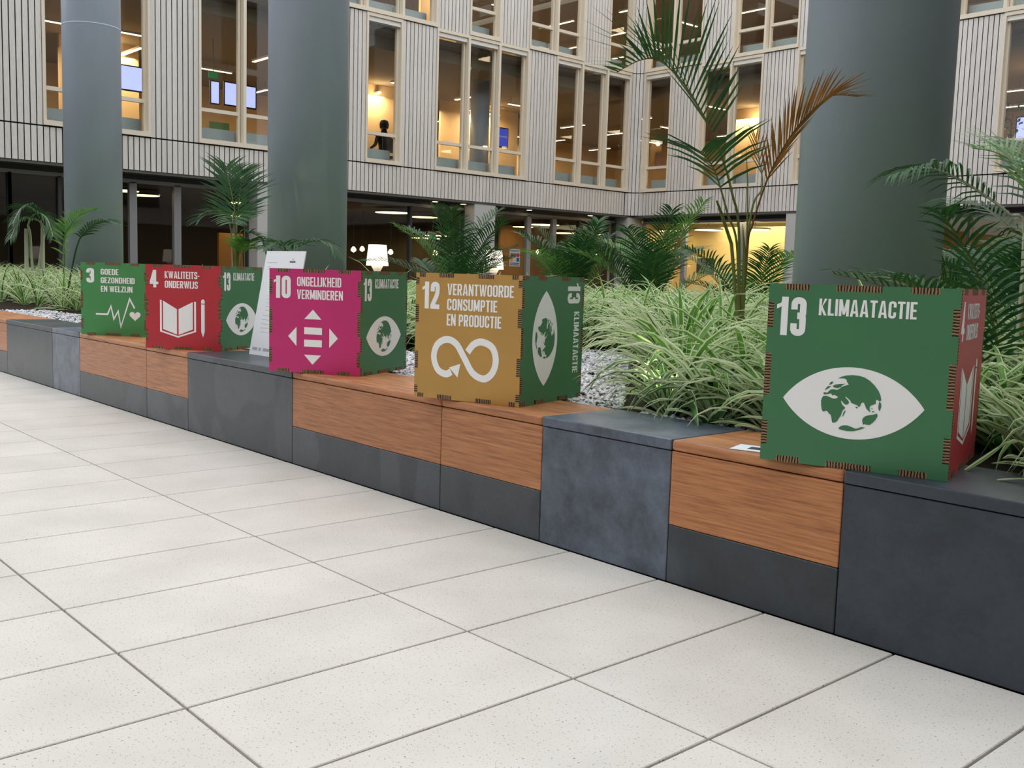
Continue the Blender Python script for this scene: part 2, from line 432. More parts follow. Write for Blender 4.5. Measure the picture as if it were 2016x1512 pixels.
# ---- rooms behind the facades
def room(tag_, x0, y0, x1, y1, zf, zc, wallmat, ceilmat, floormat, faces):
    fx1 = x1 + (0.5 if 'office' in tag_ else 0); fy0 = y0 - (0.5 if 'wing' in tag_ else 0)
    structure(bx('floor_' + tag_, floormat, x0, fy0, zf - 0.12, fx1, y1, zf))
    structure(bx('ceiling_' + tag_, ceilmat, x0, y0, zc, x1, y1, zc + 0.3))
    if 'w' in faces: structure(bx('wall_%s_back' % tag_, wallmat, x0 - 0.1, y0, zf, x0, y1, zc))
    if 'n' in faces: structure(bx('wall_%s_end' % tag_, wallmat, x0, y1, zf, x1, y1 + 0.1, zc))
    if 's' in faces: structure(bx('wall_%s_side' % tag_, wallmat, x0, y0 - 0.1, zf, x1, y0, zc))
    if 'e' in faces: structure(bx('wall_%s_far' % tag_, wallmat, x1, y0, zf, x1 + 0.1, y1, zc))
XI, YI = XL - 0.31, YR + 0.31
room('office_lower', -31, 2, XI - 0.5, YI - 0.02, 3.45, 6.62, 'office_wall', 'office_ceiling', 'office_floor', 'ws')
room('office_upper', -31, 2, XI - 0.5, YI - 0.02, 7.05, 10.22, 'office_wall', 'office_ceiling', 'office_floor', 'ws')
room('wing_lower', -31, YI + 0.5, 0, 33.5, 3.45, 6.62, 'office_wall', 'office_ceiling', 'office_floor', 'wne')
room('wing_upper', -31, YI + 0.5, 0, 33.5, 7.05, 10.22, 'office_wall', 'office_ceiling', 'office_floor', 'wne')
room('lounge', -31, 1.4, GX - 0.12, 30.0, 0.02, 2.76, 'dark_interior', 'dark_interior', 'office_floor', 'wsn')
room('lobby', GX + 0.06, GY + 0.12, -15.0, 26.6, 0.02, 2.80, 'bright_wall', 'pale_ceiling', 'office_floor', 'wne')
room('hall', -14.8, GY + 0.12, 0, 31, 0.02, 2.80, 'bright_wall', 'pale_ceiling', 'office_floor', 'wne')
structure(bx('wall_lounge_timber', 'timber_wall', -26.5, PX(985, 480, -26.4).y, 0.02, -26.4, PX(1085, 480, -26.4).y, 2.7))
structure(bx('wall_lounge_timber.001', 'timber_wall', -26.5, PX(431, 480, -26.4).y, 0.02, -26.4, PX(478, 480, -26.4).y, 1.9))
for i, (x0, y0, x1, y1, zf, zc) in enumerate([(-27, 8.6, -26.9, 10.6, 3.45, 6.62), (-26.5, 16.9, -26.4, 18.4, 3.45, 6.62), (-27, 20.6, -26.9, 24.0, 3.45, 6.62),
        (-26, 15.2, -25.9, 17.0, 7.05, 10.22), (-26.6, 19.4, -26.5, 21.2, 7.05, 10.22), (-16.6, 28.5, -14.9, 28.6, 7.05, 10.22), (-20.8, 28.0, -18.6, 28.1, 3.45, 6.62), (-10.9, 27.6, -9.8, 27.7, 3.45, 6.62)]):
    structure(bx('wall_partition_%d' % (i + 1), 'office_wall', x0, y0, zf, x1, y1, zc))
# opposite sides of the atrium (seen only as reflections)
for i, (x0, y0, x1, y1) in enumerate([(5, -14, 5.4, 24), (-22, -14.4, 5, -14)]):
    wo = structure(bx('wall_opposite_%d' % (i + 1), 'concrete_panel', x0, y0, 2.93, x1, y1, 14.4))
    for z in (3.7, 7.3, 10.9):
        for j in range(16):
            if j % 3 == 2: continue
            if i == 0: MB().box(x0 - 0.02, y0 + 1 + j * 2.4, z, x0 + 0.02, y0 + 2.9 + j * 2.4, z + 3.3).build('window_bay', 'dark_frame', wo)
            elif j < 13: MB().box(x0 + 1 + j * 2.4, y1 - 0.02, z, x0 + 2.9 + j * 2.4, y1 + 0.02, z + 3.3).build('window_bay', 'dark_frame', wo)
    structure(bx('wall_opposite_base_%d' % (i + 1), 'dark_frame', x0 + 0.1, y0 + 0.1 if i == 0 else y0 + 0.05, 0, x1 - 0.05, y1 - 0.05, 2.93))

# ================================================================== OBJECTS
# ---- round columns
for i, (cx, lab) in enumerate([(-16.12, 'grey round column beside the green cube numbered 3, ring seam near its top'),
                               (-9.67, 'grey round column behind the magenta cube and leaning paper notice'),
                               (-3.135, 'grey round column behind the eye-fronted green cube numbered 13')]):
    root = empty('round_column', (cx, 5.63, 0.0))
    tag(root, lab, 'column', 'grey columns along the planter')
    MB().lathe([(0.42, 0.2), (0.42, 14.4)], cx, 5.63, 72, 0).build('shaft', 'column_paint', root, smooth=True)
    MB().lathe([(0.4215, 4.50), (0.425, 4.505), (0.425, 4.515), (0.4215, 4.52)], cx, 5.63, 72, 0, cap=False).build('seam', 'column_paint', root, smooth=True)

# ---- bench blocks
BL = [(-11.1, -9.9, 'w'), (-9.9, -9.3, 'w'), (-9.3, -8.1, 's', 'slate_dark'), (-8.1, -7.495, 's', 'slate_mottled'), (-7.495, -6.27, 'w'), (-6.27, -5.655, 'w'),
      (-5.655, -4.43, 's', 'slate_dark'), (-4.43, -3.22, 'w'), (-3.22, -2.62, 'w'), (-2.62, -2.02, 's', 'slate_mottled'), (-2.02, -1.415, 'w'),
      (-1.415, -0.2, 's', 'slate_plain'), (-0.2, 1.0, 'w'), (1.0, 2.2, 's', 'slate_dark')]
BLAB = ['bamboo topped bench block at the far end of the bench', 'short bamboo topped bench block next to the long slate block at the far end',
        'long dark slate bench block beyond the cubes', 'short paler slate bench block left bare before the cube numbered 3',
        'bamboo bench block under the green cube numbered 3', 'short bamboo bench block under the red cube numbered 4',
        'long dark slate bench block carrying the leaning paper notice', 'long bamboo bench block under the magenta cube numbered 10',
        'short bamboo bench block under the ochre cube numbered 12', 'mottled blue slate bench block left bare between cubes 12 and 13',
        'bamboo bench block with the small white card on it', 'long dark slate bench block under the right edge of cube 13',
        'bamboo bench block past the last slate block', 'slate bench block after the final bamboo block']
for (bd, lab) in zip(BL, BLAB):
    x0, x1 = bd[0] + 0.0015, bd[1] - 0.0015
    root = empty('bench_block', ((x0 + x1) / 2, 2.7, 0)); tag(root, lab, 'bench', 'slate and bamboo bench blocks edging the planter')
    if bd[2] == 's':
        bevel(bx('body', bd[3], x0, YB, 0, x1, 2.885, 0.4275, root), 0.002, 1)
        bevel(bx('cap', bd[3], x0, YB - 0.003, 0.43, x1, 2.9, 0.465, root), 0.004, 2)
    else:
        bevel(bx('plinth', 'slate_dark', x0, YB, 0, x1, 2.885, 0.187, root), 0.002, 1)
        bevel(bx('body', 'bamboo', x0, YB, 0.189, x1, 2.885, 0.4275, root), 0.002, 1)
        bevel(bx('cap', 'bamboo', x0, YB - 0.003, 0.430, x1, 2.9, 0.465, root), 0.010, 3)

# ---- lettering: a condensed bold alphabet of strokes and polygons
def rounded(pts, rad, closed=False, seg=5):
    out = []; n = len(pts)
    for i, p in enumerate(pts):
        p = Vector(p)
        if not closed and i in (0, n - 1): out.append(p); continue
        a, b = Vector(pts[(i - 1) % n]), Vector(pts[(i + 1) % n])
        r1 = min(rad, (a - p).length * 0.49, (b - p).length * 0.49)
        s, e = p + (a - p).normalized() * r1, p + (b - p).normalized() * r1
        for k in range(seg + 1):
            t = k / seg; out.append(s * (1 - t) ** 2 + p * 2 * t * (1 - t) + e * t * t)
    return out
def ribbon(pts, wd, closed=False):
    """quads along a centre line, mitred"""
    pts = [Vector(p) for p in pts]; n = len(pts); ls, rs = [], []
    for i in range(n):
        if closed: a, b = pts[i - 1], pts[(i + 1) % n]
        else: a, b = pts[max(i - 1, 0)], pts[min(i + 1, n - 1)]
        d1 = (pts[i] - a); d2 = (b - pts[i])
        d1 = d1.normalized() if d1.length > 1e-9 else d2.normalized(); d2 = d2.normalized() if d2.length > 1e-9 else d1
        t = d1 + d2; t = t.normalized() if t.length > 1e-6 else d1
        nn = Vector((-t.y, t.x)); k = max(0.45, nn.dot(Vector((-d1.y, d1.x))))
        ls.append(pts[i] + nn * (wd / 2 / k)); rs.append(pts[i] - nn * (wd / 2 / k))
    q = []
    for i in range(n if closed else n - 1):
        j = (i + 1) % n; q.append([rs[i], rs[j], ls[j], ls[i]])
    return q
def glyph(ch, s):
    """polygons of a letter of height 1, and its width"""
    W = 0.40; P = []
    def R(x0, y0, x1, y1): P.append([(x0, y0), (x1, y0), (x1, y1), (x0, y1)])
    def S(pts, rad=0.16, closed=False): P.extend(ribbon(rounded(pts, rad, closed), s, closed))
    l, r, b, t = s / 2, W - s / 2, s / 2, 1 - s / 2
    if ch == 'A':
        W = 0.46; P.append([(0, 0), (s, 0), (W / 2 + 0.01, 1), (W / 2 - 0.085, 1)]); P.append([(W - s, 0), (W, 0), (W / 2 + 0.085, 1), (W / 2 - 0.01, 1)]); R(0.12, 0.19, W - 0.12, 0.32)
    elif ch == 'V':
        W = 0.44; P.append([(0, 1), (W / 2 - 0.085, 0), (W / 2 + 0.02, 0), (s, 1)]); P.append([(W, 1), (W - s, 1), (W / 2 - 0.02, 0), (W / 2 + 0.085, 0)])
    elif ch == 'W':
        W = 0.64
        for c in (0.19, 0.45):
            P.append([(c - 0.19, 1), (c - 0.065, 0), (c + 0.02, 0), (c - 0.19 + s * 0.9, 1)]); P.append([(c + 0.19, 1), (c + 0.19 - s * 0.9, 1), (c - 0.02, 0), (c + 0.065, 0)])
    elif ch == 'M':
        W = 0.54; R(0, 0, s, 1); R(W - s, 0, W, 1); P.append([(0, 1), (W / 2 - 0.06, 0.1), (W / 2 + 0.06, 0.1), (s + 0.02, 1)]); P.append([(W, 1), (W - s - 0.02, 1), (W / 2 - 0.06, 0.1), (W / 2 + 0.06, 0.1)])
    elif ch == 'N':
        W = 0.43; R(0, 0, s * .93, 1); R(W - s * .93, 0, W, 1); P.append([(0, 1), (W - s * .95, 0), (W, 0), (s * .95, 1)])
    elif ch == 'K':
        W = 0.43; R(0, 0, s, 1); P.append([(s * .6, 0.34), (s * 1.0, 0.5), (W - s, 1), (W, 1)]); P.append([(s * 1.2, 0.58), (W, 0), (W - s * 1.05, 0), (s * .75, 0.42)])
    elif ch == 'Z':
        W = 0.38; R(0, 1 - s * .95, W, 1); R(0, 0, W, s * .95); P.append([(0, s * .9), (s, s * .9), (W, 1 - s * .9), (W - s, 1 - s * .9)])
    elif ch == 'E': W = 0.34; R(0, 0, s, 1); R(0, 0, W, s * .92); R(0, 1 - s * .92, W, 1); R(0, 0.5 - s * .45, W - 0.03, 0.5 + s * .45)
    elif ch == 'F': W = 0.33; R(0, 0, s, 1); R(0, 1 - s * .92, W, 1); R(0, 0.5 - s * .45, W - 0.03, 0.5 + s * .45)
    elif ch == 'L': W = 0.33; R(0, 0, s, 1); R(0, 0, W, s * .92)
    elif ch == 'T': W = 0.38; R(W / 2 - s / 2, 0, W / 2 + s / 2, 1); R(0, 1 - s * .92, W, 1)
    elif ch == 'I': W = s; R(0, 0, s, 1)
    elif ch == 'H': W = 0.42; R(0, 0, s, 1); R(W - s, 0, W, 1); R(0, 0.5 - s * .46, W, 0.5 + s * .46)
    elif ch == '-': W = 0.2; R(0, 0.36, W, 0.5)
    elif ch in 'O0': W = 0.42; r = W - s / 2; S([(l, b), (r, b), (r, t), (l, t)], 0.17, True)
    elif ch == 'D': W = 0.41; r = W - s / 2; R(0, 0, s, 1); S([(s * .6, b), (r, b), (r, t), (s * .6, t)], 0.15)
    elif ch == 'C': S([(r, 0.64), (r, t), (l, t), (l, b), (r, b), (r, 0.36)], 0.16)
    elif ch == 'G': W = 0.41; r = W - s / 2; S([(r, 0.66), (r, t), (l, t), (l, b), (r, b), (r, 0.52)], 0.16); R(W * .52, 0.40, W, 0.53)
    elif ch == 'U': W = 0.41; r = W - s / 2; S([(l, 1), (l, b), (r, b), (r, 1)], 0.17)
    elif ch == 'J': W = 0.30; r = W - s / 2; S([(r, 1), (r, b), (0.0, b)], 0.16)
    elif ch == 'S': S([(r, 0.68), (r, t), (l, t), (l, 0.57), (r, 0.43), (r, b), (l, b), (l, 0.32)], 0.15)
    elif ch == 'P': R(0, 0, s, 1); S([(s * .6, t), (r, t), (r, 0.44), (s * .6, 0.44)], 0.14)
    elif ch == 'R': W = 0.42; r = W - s / 2 - .01; R(0, 0, s, 1); S([(s * .6, t), (r, t), (r, 0.47), (s * .6, 0.47)], 0.14); P.append([(W - s * 1.05, 0), (W, 0), (W - s * .9, 0.48), (W - s * 1.9, 0.48)])
    elif ch == 'B': R(0, 0, s, 1); S([(s * .6, t), (r - .01, t), (r - .01, 0.5), (s * .6, 0.5)], 0.13); S([(s * .6, 0.5), (r, 0.5), (r, b), (s * .6, b)], 0.13)
    elif ch == '1': W = 0.30; R(W - s * 1.05, 0, W, 1); P.append([(0, 0.80), (0, 0.68), (W - s * .9, 0.76), (W - s * .9, 1.0), (W - s * .95, 1.0), (W * .35, 0.84)])
    elif ch == '2': S([(l, 0.64), (l, t), (r, t), (r, 0.56), (l + 0.01, 0.16), (l, b)], 0.16); R(0, 0, W, s * .95)
    elif ch == '3': S([(l, 0.68), (l, t), (r, t), (r, 0.52), (W * .42, 0.52)], 0.15); S([(W * .42, 0.52), (r, 0.52), (r, b), (l, b), (l, 0.32)], 0.15)
    elif ch == '4': W = 0.46; R(W - s * 1.7, 0, W - s * .7, 1); R(0, 0.19, W, 0.33); P.append([(0, 0.19), (0, 0.33), (W - s * 1.75, 1), (W - s * .9, 1), (W - s * 1.3, 0.8), (s * .95, 0.25)])
    else: W = 0.16
    return P, W
def text(txt, u0, v0, v1, u1=None, s=0.145, gap=0.06):
    """letters from u0, top v0 to bottom v1 (v measured downward); squeezed to end at u1"""
    out = []; x = 0.0; h = v1 - v0
    for ch in txt:
        P, W = glyph(ch, s)
        out += [[(p[0] + x, p[1]) for p in q] for q in P]; x += W + gap
    tot = x - gap; k = (u1 - u0) / tot if u1 else h
    return [[(u0 + p[0] * k, 1 - v1 + p[1] * h) for p in q] for q in out]
def dn(polys): return [[(u, 1 - v) for u, v in p] for p in polys]

# ---- printed pictures (u right, v up, unit face)
def pic_eye():
    a, b, cu, cv = 0.374, 0.196, 0.488, 1 - 0.636
    Rr = (a * a + b * b) / (2 * b); out = []
    n = 40; th = math.asin(a / Rr); up = []
    for i in range(n + 1):
        q = -th + 2 * th * i / n; up.append((cu + Rr * math.sin(q), cv + Rr * math.cos(q) - (Rr - b)))
    lens = up + [(u, 2 * cv - v) for u, v in reversed(up[1:-1])]
    land_px = [
        [(570, 240), (650, 205), (740, 185), (860, 180), (1000, 200), (1100, 235), (1200, 300), (1300, 400), (1380, 510), (1420, 600), (1440, 690), (1410, 715), (1375, 690), (1345, 680), (1335, 710), (1340, 760), (1290, 780), (1240, 800), (1225, 845), (1235, 890), (1250, 935), (1210, 910), (1165, 865), (1130, 790), (1110, 745), (1080, 735), (1055, 755), (1045, 800), (1020, 830), (980, 795), (920, 770), (860, 745), (840, 700), (745, 615), (735, 630), (800, 700), (820, 735), (805, 770), (765, 785), (725, 770), (690, 730), (665, 700), (655, 720), (690, 790), (745, 835), (735, 870), (700, 905), (685, 960), (670, 1010), (640, 1055), (610, 1120), (575, 1150), (510, 1155), (495, 1110), (485, 1050), (465, 990), (430, 970), (400, 925), (375, 910), (310, 930), (280, 890), (262, 800), (255, 700), (270, 640), (300, 605), (350, 600), (420, 625), (480, 655), (540, 660), (580, 645), (585, 615), (550, 600), (510, 580), (480, 600), (445, 550), (390, 565), (310, 575), (290, 550), (300, 530), (345, 530), (370, 540), (395, 510), (430, 475), (490, 465), (560, 480), (600, 465), (660, 415), (790, 370), (750, 320), (740, 270), (690, 245)],
        [(470, 400), (520, 370), (620, 360), (725, 355), (660, 385), (640, 420), (570, 445), (500, 430)],
        [(395, 370), (430, 315), (480, 310), (465, 350), (430, 370)], [(315, 490), (345, 430), (385, 400), (440, 405), (400, 440), (350, 470)],
        [(700, 1030), (720, 940), (745, 905), (762, 905), (745, 960), (720, 1020)], [(945, 830), (970, 820), (1000, 840), (985, 858), (955, 845)],
        [(1400, 720), (1440, 750), (1448, 820), (1425, 910), (1395, 870), (1390, 810)], [(1255, 845), (1285, 860), (1275, 880)], [(1275, 915), (1300, 905), (1330, 930), (1285, 935)],
        [(1110, 1050), (1160, 1010), (1230, 990), (1310, 980), (1375, 955), (1390, 1010), (1350, 1090), (1300, 1150), (1240, 1195), (1215, 1185), (1180, 1190), (1155, 1170), (1125, 1190), (1105, 1150), (1098, 1090)],
        [(640, 1265), (680, 1225), (750, 1205), (820, 1210), (900, 1240), (985, 1275), (1030, 1260), (1090, 1235), (1165, 1245), (1100, 1275), (1020, 1305), (930, 1325), (820, 1325), (720, 1305), (650, 1285)]]
    k = 0.158 / 590
    land = [[(cu - 0.003 + (x - 850) * k, cv + (755 + 0.085 * (x - 850) - y) * k) for x, y in p] for p in land_px]
    return [lens], land
def pic_heart():
    z = lambda x, y: ((x - 612) / 473.0, (y - 125) / 555.0)
    pul = ribbon([z(*p) for p in [(720, 517), (805, 517), (830, 455), (850, 552), (882, 490), (900, 610), (965, 395), (1000, 465)]], 0.024)
    hp = []
    for i in range(28):
        t = 2 * math.pi * i / 28
        hp.append((0.826 + 0.0053 * 16 * math.sin(t) ** 3, 0.715 - 0.0045 * (13 * math.cos(t) - 5 * math.cos(2 * t) - 2 * math.cos(3 * t) - math.cos(4 * t))))
    return dn(pul + [hp]), []
def pic_book():
    z = lambda x, y: ((x - 1088) / 562.0, (y - 143 - 0.03 * (x - 1088)) / 640.0)
    q = [[(1220, 420), (1325, 485), (1325, 678), (1220, 637)], [(1337, 485), (1443, 430), (1443, 637), (1337, 680)],
         [(1197, 413), (1211, 418), (1211, 648), (1332, 688), (1332, 701), (1197, 656)], [(1467, 430), (1453, 426), (1453, 648), (1332, 688), (1332, 701), (1467, 656)],
         [(1505, 446), (1531, 448), (1531, 655), (1518, 697), (1505, 652)]]
    cap = [(1505, 440), (1505, 424)] + [(1518 - 13 * math.cos(math.pi * i / 8), 424 - 15 * math.sin(math.pi * i / 8)) for i in range(1, 8)] + [(1531, 424), (1531, 441)]
    return dn([[z(*p) for p in s] for s in q + [cap]]), []
def pic_equal():
    t = [[(0.487, 0.385), (0.393, 0.478), (0.581, 0.478)], [(0.393, 0.557), (0.588, 0.557), (0.588, 0.624), (0.393, 0.624)], [(0.393, 0.676), (0.588, 0.676), (0.588, 0.743), (0.393, 0.743)],
         [(0.393, 0.822), (0.581, 0.822), (0.487, 0.915)], [(0.215, 0.65), (0.308, 0.557), (0.308, 0.743)], [(0.762, 0.65), (0.668, 0.557), (0.668, 0.743)]]
    return dn(t), []
def pic_loop():
    z = lambda x, y: ((x - 172) / 955.0, (y - 182 - 0.065 * (x - 172)) / 1135.0)
    c = [(520, 1082), (470, 1105), (395, 1065), (355, 950), (385, 840), (470, 792), (560, 832), (635, 955), (715, 1090), (815, 1140), (890, 1085), (917, 975), (885, 865), (795, 815), (720, 835), (665, 905)]
    pts = []
    for i in range(len(c) - 1):
        p0, p1, p2, p3 = [Vector(c[min(max(i + j, 0), len(c) - 1)]) for j in (-1, 0, 1, 2)]
        for k in range(6):
            t = k / 6.0
            pts.append(0.5 * ((2 * p1) + (p2 - p0) * t + (2 * p0 - 5 * p1 + 4 * p2 - p3) * t * t + (3 * p1 - p0 - 3 * p2 + p3) * t ** 3))
    pts.append(Vector(c[-1]))
    return dn(ribbon([z(*p) for p in pts], 0.055) + [[z(603, 1010), z(500, 1045), z(580, 1135)]]), []
T13 = dict(num=text('13', 0.05, 0.073, 0.287, 0.215, 0.17, 0.08), title=text('KLIMAATACTIE', 0.283, 0.076, 0.167, 0.79), pic=pic_eye(), mat='print_green')
T3 = dict(num=text('3', 0.09, 0.078, 0.28, 0.21, 0.18), title=text('GOEDE', 0.31, 0.085, 0.165, 0.58) + text('GEZONDHEID', 0.31, 0.2, 0.28, 0.825) + text('EN WELZIJN', 0.31, 0.318, 0.398, 0.79), pic=pic_heart(), mat='print_leaf_green')
T4 = dict(num=text('4', 0.06, 0.067, 0.275, 0.175, 0.16), title=text('KWALITEITS-', 0.26, 0.078, 0.162, 0.72) + text('ONDERWIJS', 0.26, 0.19, 0.275, 0.70), pic=pic_book(), mat='print_red')
T10 = dict(num=text('10', 0.05, 0.07, 0.285, 0.24, 0.18, 0.07), title=text('ONGELIJKHEID', 0.31, 0.075, 0.165, 0.79) + text('VERMINDEREN', 0.31, 0.198, 0.288, 0.81), pic=pic_equal(), mat='print_magenta')
T12 = dict(num=text('12', 0.065, 0.07, 0.285, 0.235, 0.18, 0.07), title=text('VERANTWOORDE', 0.31, 0.08, 0.17, 0.925) + text('CONSUMPTIE', 0.31, 0.198, 0.288, 0.78) + text('EN PRODUCTIE', 0.31, 0.318, 0.41, 0.82), pic=pic_loop(), mat='print_ochre')

NA = [(0.09, 0.225), (0.37, 0.61), (0.755, 0.895)]
NBI = [(0.035, 0.095), (0.23, 0.37), (0.60, 0.745), (0.905, 0.965)]
def outline(s, base, nt, dep, sides):
    """outline of a square board s x s in (u,v); on each side either 'n' notched inwards by dep, 't' set back by dep with tabs out to the edge, 'f' straight"""
    E = []
    for side in range(4):
        md = sides[side]; pts = []
        iv = base if side in (0, 1) else [(1 - b, 1 - a) for a, b in reversed(base)]
        if md == 'f': pts = [(0, 0)]
        else:
            lo, hi = (0.0, dep) if md == 'n' else (dep, 0.0)
            pts = [(None, lo)]
            for a, b in iv: pts += [(a * s, lo), (a * s, hi), (b * s, hi), (b * s, lo)]
        E.append((md, pts))
    insets = [dep if md == 't' else 0.0 for md, _ in E]
    P = []
    for side, (md, pts) in enumerate(E):
        prev = insets[(side - 1) % 4]
        for a, d in pts:
            if a is None or md == 'f': a = prev; d = insets[side]
            if side == 0: P.append((a, d))
            elif side == 1: P.append((s - d, a))
            elif side == 2: P.append((s - a, s - d))
            else: P.append((d, s - a))
    return P
def board_mesh(name, poly, th, xf, mats):
    """prism of a (u,v) outline; xf maps (u,v,depth) to local xyz"""
    q = MB(); n = len(poly)
    q.v = [tuple(xf(u, v, 0)) for u, v in poly] + [tuple(xf(u, v, th)) for u, v in poly]
    q.f = [list(range(n)), list(range(2 * n - 1, n - 1, -1))]; q.m = [0, 1]
    for i in range(n):
        j = (i + 1) % n
        vert = abs(poly[i][0] - poly[j][0]) < 1e-6
        q.f.append([j, i, n + i, n + j]); q.m.append(2 if vert else 1)
    return q.mesh(name, mats)
def print_mesh(name, polys, s, xf, dep, mat, rot):
    q = MB()
    for p in polys:
        pp = [(v, 1 - u) for u, v in p] if rot else p
        q.add([xf(u * s, v * s, dep - 1.5e-5 * (len(q.f) % 16)) for u, v in pp], [list(range(len(pp)))])
    return q.mesh(name, mat)
def cube(fr, ang, s, front, side, lab, base, rot_side=False, other='print_green'):
    fx = Vector((math.cos(ang), math.sin(ang), 0)); bk = Vector((-math.sin(ang), math.cos(ang), 0))
    c = Vector((fr[0], fr[1], 0.4655)) - fx * s / 2 + bk * s / 2
    root = empty('display_cube', c, ang); tag(root, lab, 'box', 'printed cardboard cubes along the bench')
    th, h = 0.017, s / 2
    XF = {'front': lambda u, v, d: (u - h, -h + d, v), 'back': lambda u, v, d: (h - u, h - d, v),
          'right': lambda u, v, d: (h - d, u - h, v), 'left': lambda u, v, d: (-h + d, h - u, v),
          'top': lambda u, v, d: (u - h, v - h, s - d), 'bottom': lambda u, v, d: (u - h, h - v, d)}
    for nm, sides, prt in (('front', 'nnnn', front), ('back', 'nnnn', None), ('right', 'ntnt', side), ('left', 'ntnt', None), ('top', 'tttt', None), ('bottom', 'tttt', None)):
        pmat = prt['mat'] if prt else other
        hm = 'cardboard_h'; vm = 'cardboard_v' if nm not in ('top', 'bottom') else 'cardboard_h'
        me = board_mesh('%s_panel' % nm, outline(s, base, 3, th, sides), th, XF[nm], [pmat, hm, vm])
        po = link('side_panel' if nm in ('left', 'right') else '%s_panel' % nm, me, root)
        if prt:
            rt = rot_side and nm == 'right'
            link('number_print', print_mesh('number_print', prt['num'], s, XF[nm], -0.0006, 'print_white', rt), po)
            link('title_print', print_mesh('title_print', prt['title'], s, XF[nm], -0.0006, 'print_white', rt), po)
            link('picture_print', print_mesh('picture_print', prt['pic'][0], s, XF[nm], -0.0006, 'print_white', rt), po)
            if prt['pic'][1]: link('globe_print', print_mesh('globe_print', prt['pic'][1], s, XF[nm], -0.0012, prt['mat'], rt), po)
    return root
cube((-1.170, 2.594), math.radians(16.5), 0.505, T13, T4, 'green cardboard cube fronted with white 13 KLIMAATACTIE and an eye around a globe', NA, other='print_green')
cube((-2.838, 2.581), math.radians(16.6), 0.505, T12, T13, 'ochre cardboard cube with white 12 and an infinity loop arrow', NBI, True, 'print_ochre')
cube((-4.052, 2.650), math.radians(28.6), 0.505, T10, T13, 'magenta cardboard cube with white 10 and arrows around an equals sign', NA, other='print_magenta')
cube((-5.616, 2.692), math.radians(34.3), 0.507, T4, T13, 'red cardboard cube with white 4, open book and pencil', NA, other='print_red')
_fl = Vector((-7.31, 2.455)); _a = math.radians(37)
cube((_fl.x + 0.507 * math.cos(_a), _fl.y + 0.507 * math.sin(_a)), _a, 0.507, T3, T12, 'green cardboard cube with white 3, heartbeat line and heart', NA, other='print_leaf_green')

# ---- leaning paper notice and small card
TLp = Vector((-5.414, 2.884, 1.069)); BLp = Vector((-5.411, 2.768, 0.466)); ux = Vector((0.9995, 0.03, 0)); vz = (BLp - TLp); Lh = vz.length; vz.normalize()
nrm = ux.cross(vz).normalized()
if nrm.y > 0: nrm = -nrm
nb = empty('paper_notice', BLp); tag(nb, 'tall white printed notice board leaning back on the slate bench block', 'sign')
def sheet(name, u0, v0, u1, v1, d0, d1, mat):
    q = MB(); cs = []
    for d in (d0, d1):
        for u, v in ((u0, v0), (u1, v0), (u1, v1), (u0, v1)): cs.append(TLp + ux * u + vz * v - nrm * d)
    q.add(cs, [(0, 1, 2, 3), (7, 6, 5, 4), (0, 4, 5, 1), (1, 5, 6, 2), (2, 6, 7, 3), (3, 7, 4, 0)])
    return q.build(name, mat, nb)
sheet('board', 0, 0, 0.425, Lh, 0.0, 0.006, 'paper')
sheet('logo_mark', 0.275, 0.058, 0.335, 0.066, -0.0006, 0.0, 'ink_dark')
sheet('logo_mark', 0.300, 0.043, 0.312, 0.053, -0.0006, 0.0, 'ink_grey')
for (u0, v0, u1, v1) in [(0.03, 0.067, 0.14, 0.070), (0.045, 0.093, 0.075, 0.096), (0.04, 0.108, 0.30, 0.110)] + [(0.10, 0.15 + 0.022 * i, 0.36 - 0.05 * ((i * 7) % 3), 0.152 + 0.022 * i) for i in range(10)] + [(0.08, 0.38 + 0.024 * i, 0.33 - 0.04 * (i % 2), 0.382 + 0.024 * i) for i in range(5)]:
    sheet('text_line', u0, v0, u1, v1, -0.0006, 0.0, 'ink_grey')
for (u0, u1) in ((0.03, 0.085), (0.10, 0.125), (0.15, 0.22), (0.24, 0.30)): sheet('footer_mark', u0, Lh - 0.045, u1, Lh - 0.028, -0.0006, 0.0, 'ink_grey')
MB().tube([TLp + ux * 0.21 + vz * 0.15 - nrm * 0.006, Vector((-5.2, 2.885, 0.8)), Vector((-5.2, 2.88, 0.468))], 0.004, 6).build('strut', 'white_plastic', nb)
cdv = empty('info_card', G(1449, 878.5, 0.466), math.radians(16.5)); tag(cdv, 'small white printed card lying on bamboo beside the eye cube', 'card')
MB().box(0, -0.06, 0, 0.115, 0.045, 0.0012).build('card', 'paper', cdv, local=True)
MB().box(0.045, -0.03, 0.0012, 0.10, 0.015, 0.0016).build('printed_picture', 'ink_dark', cdv, local=True)

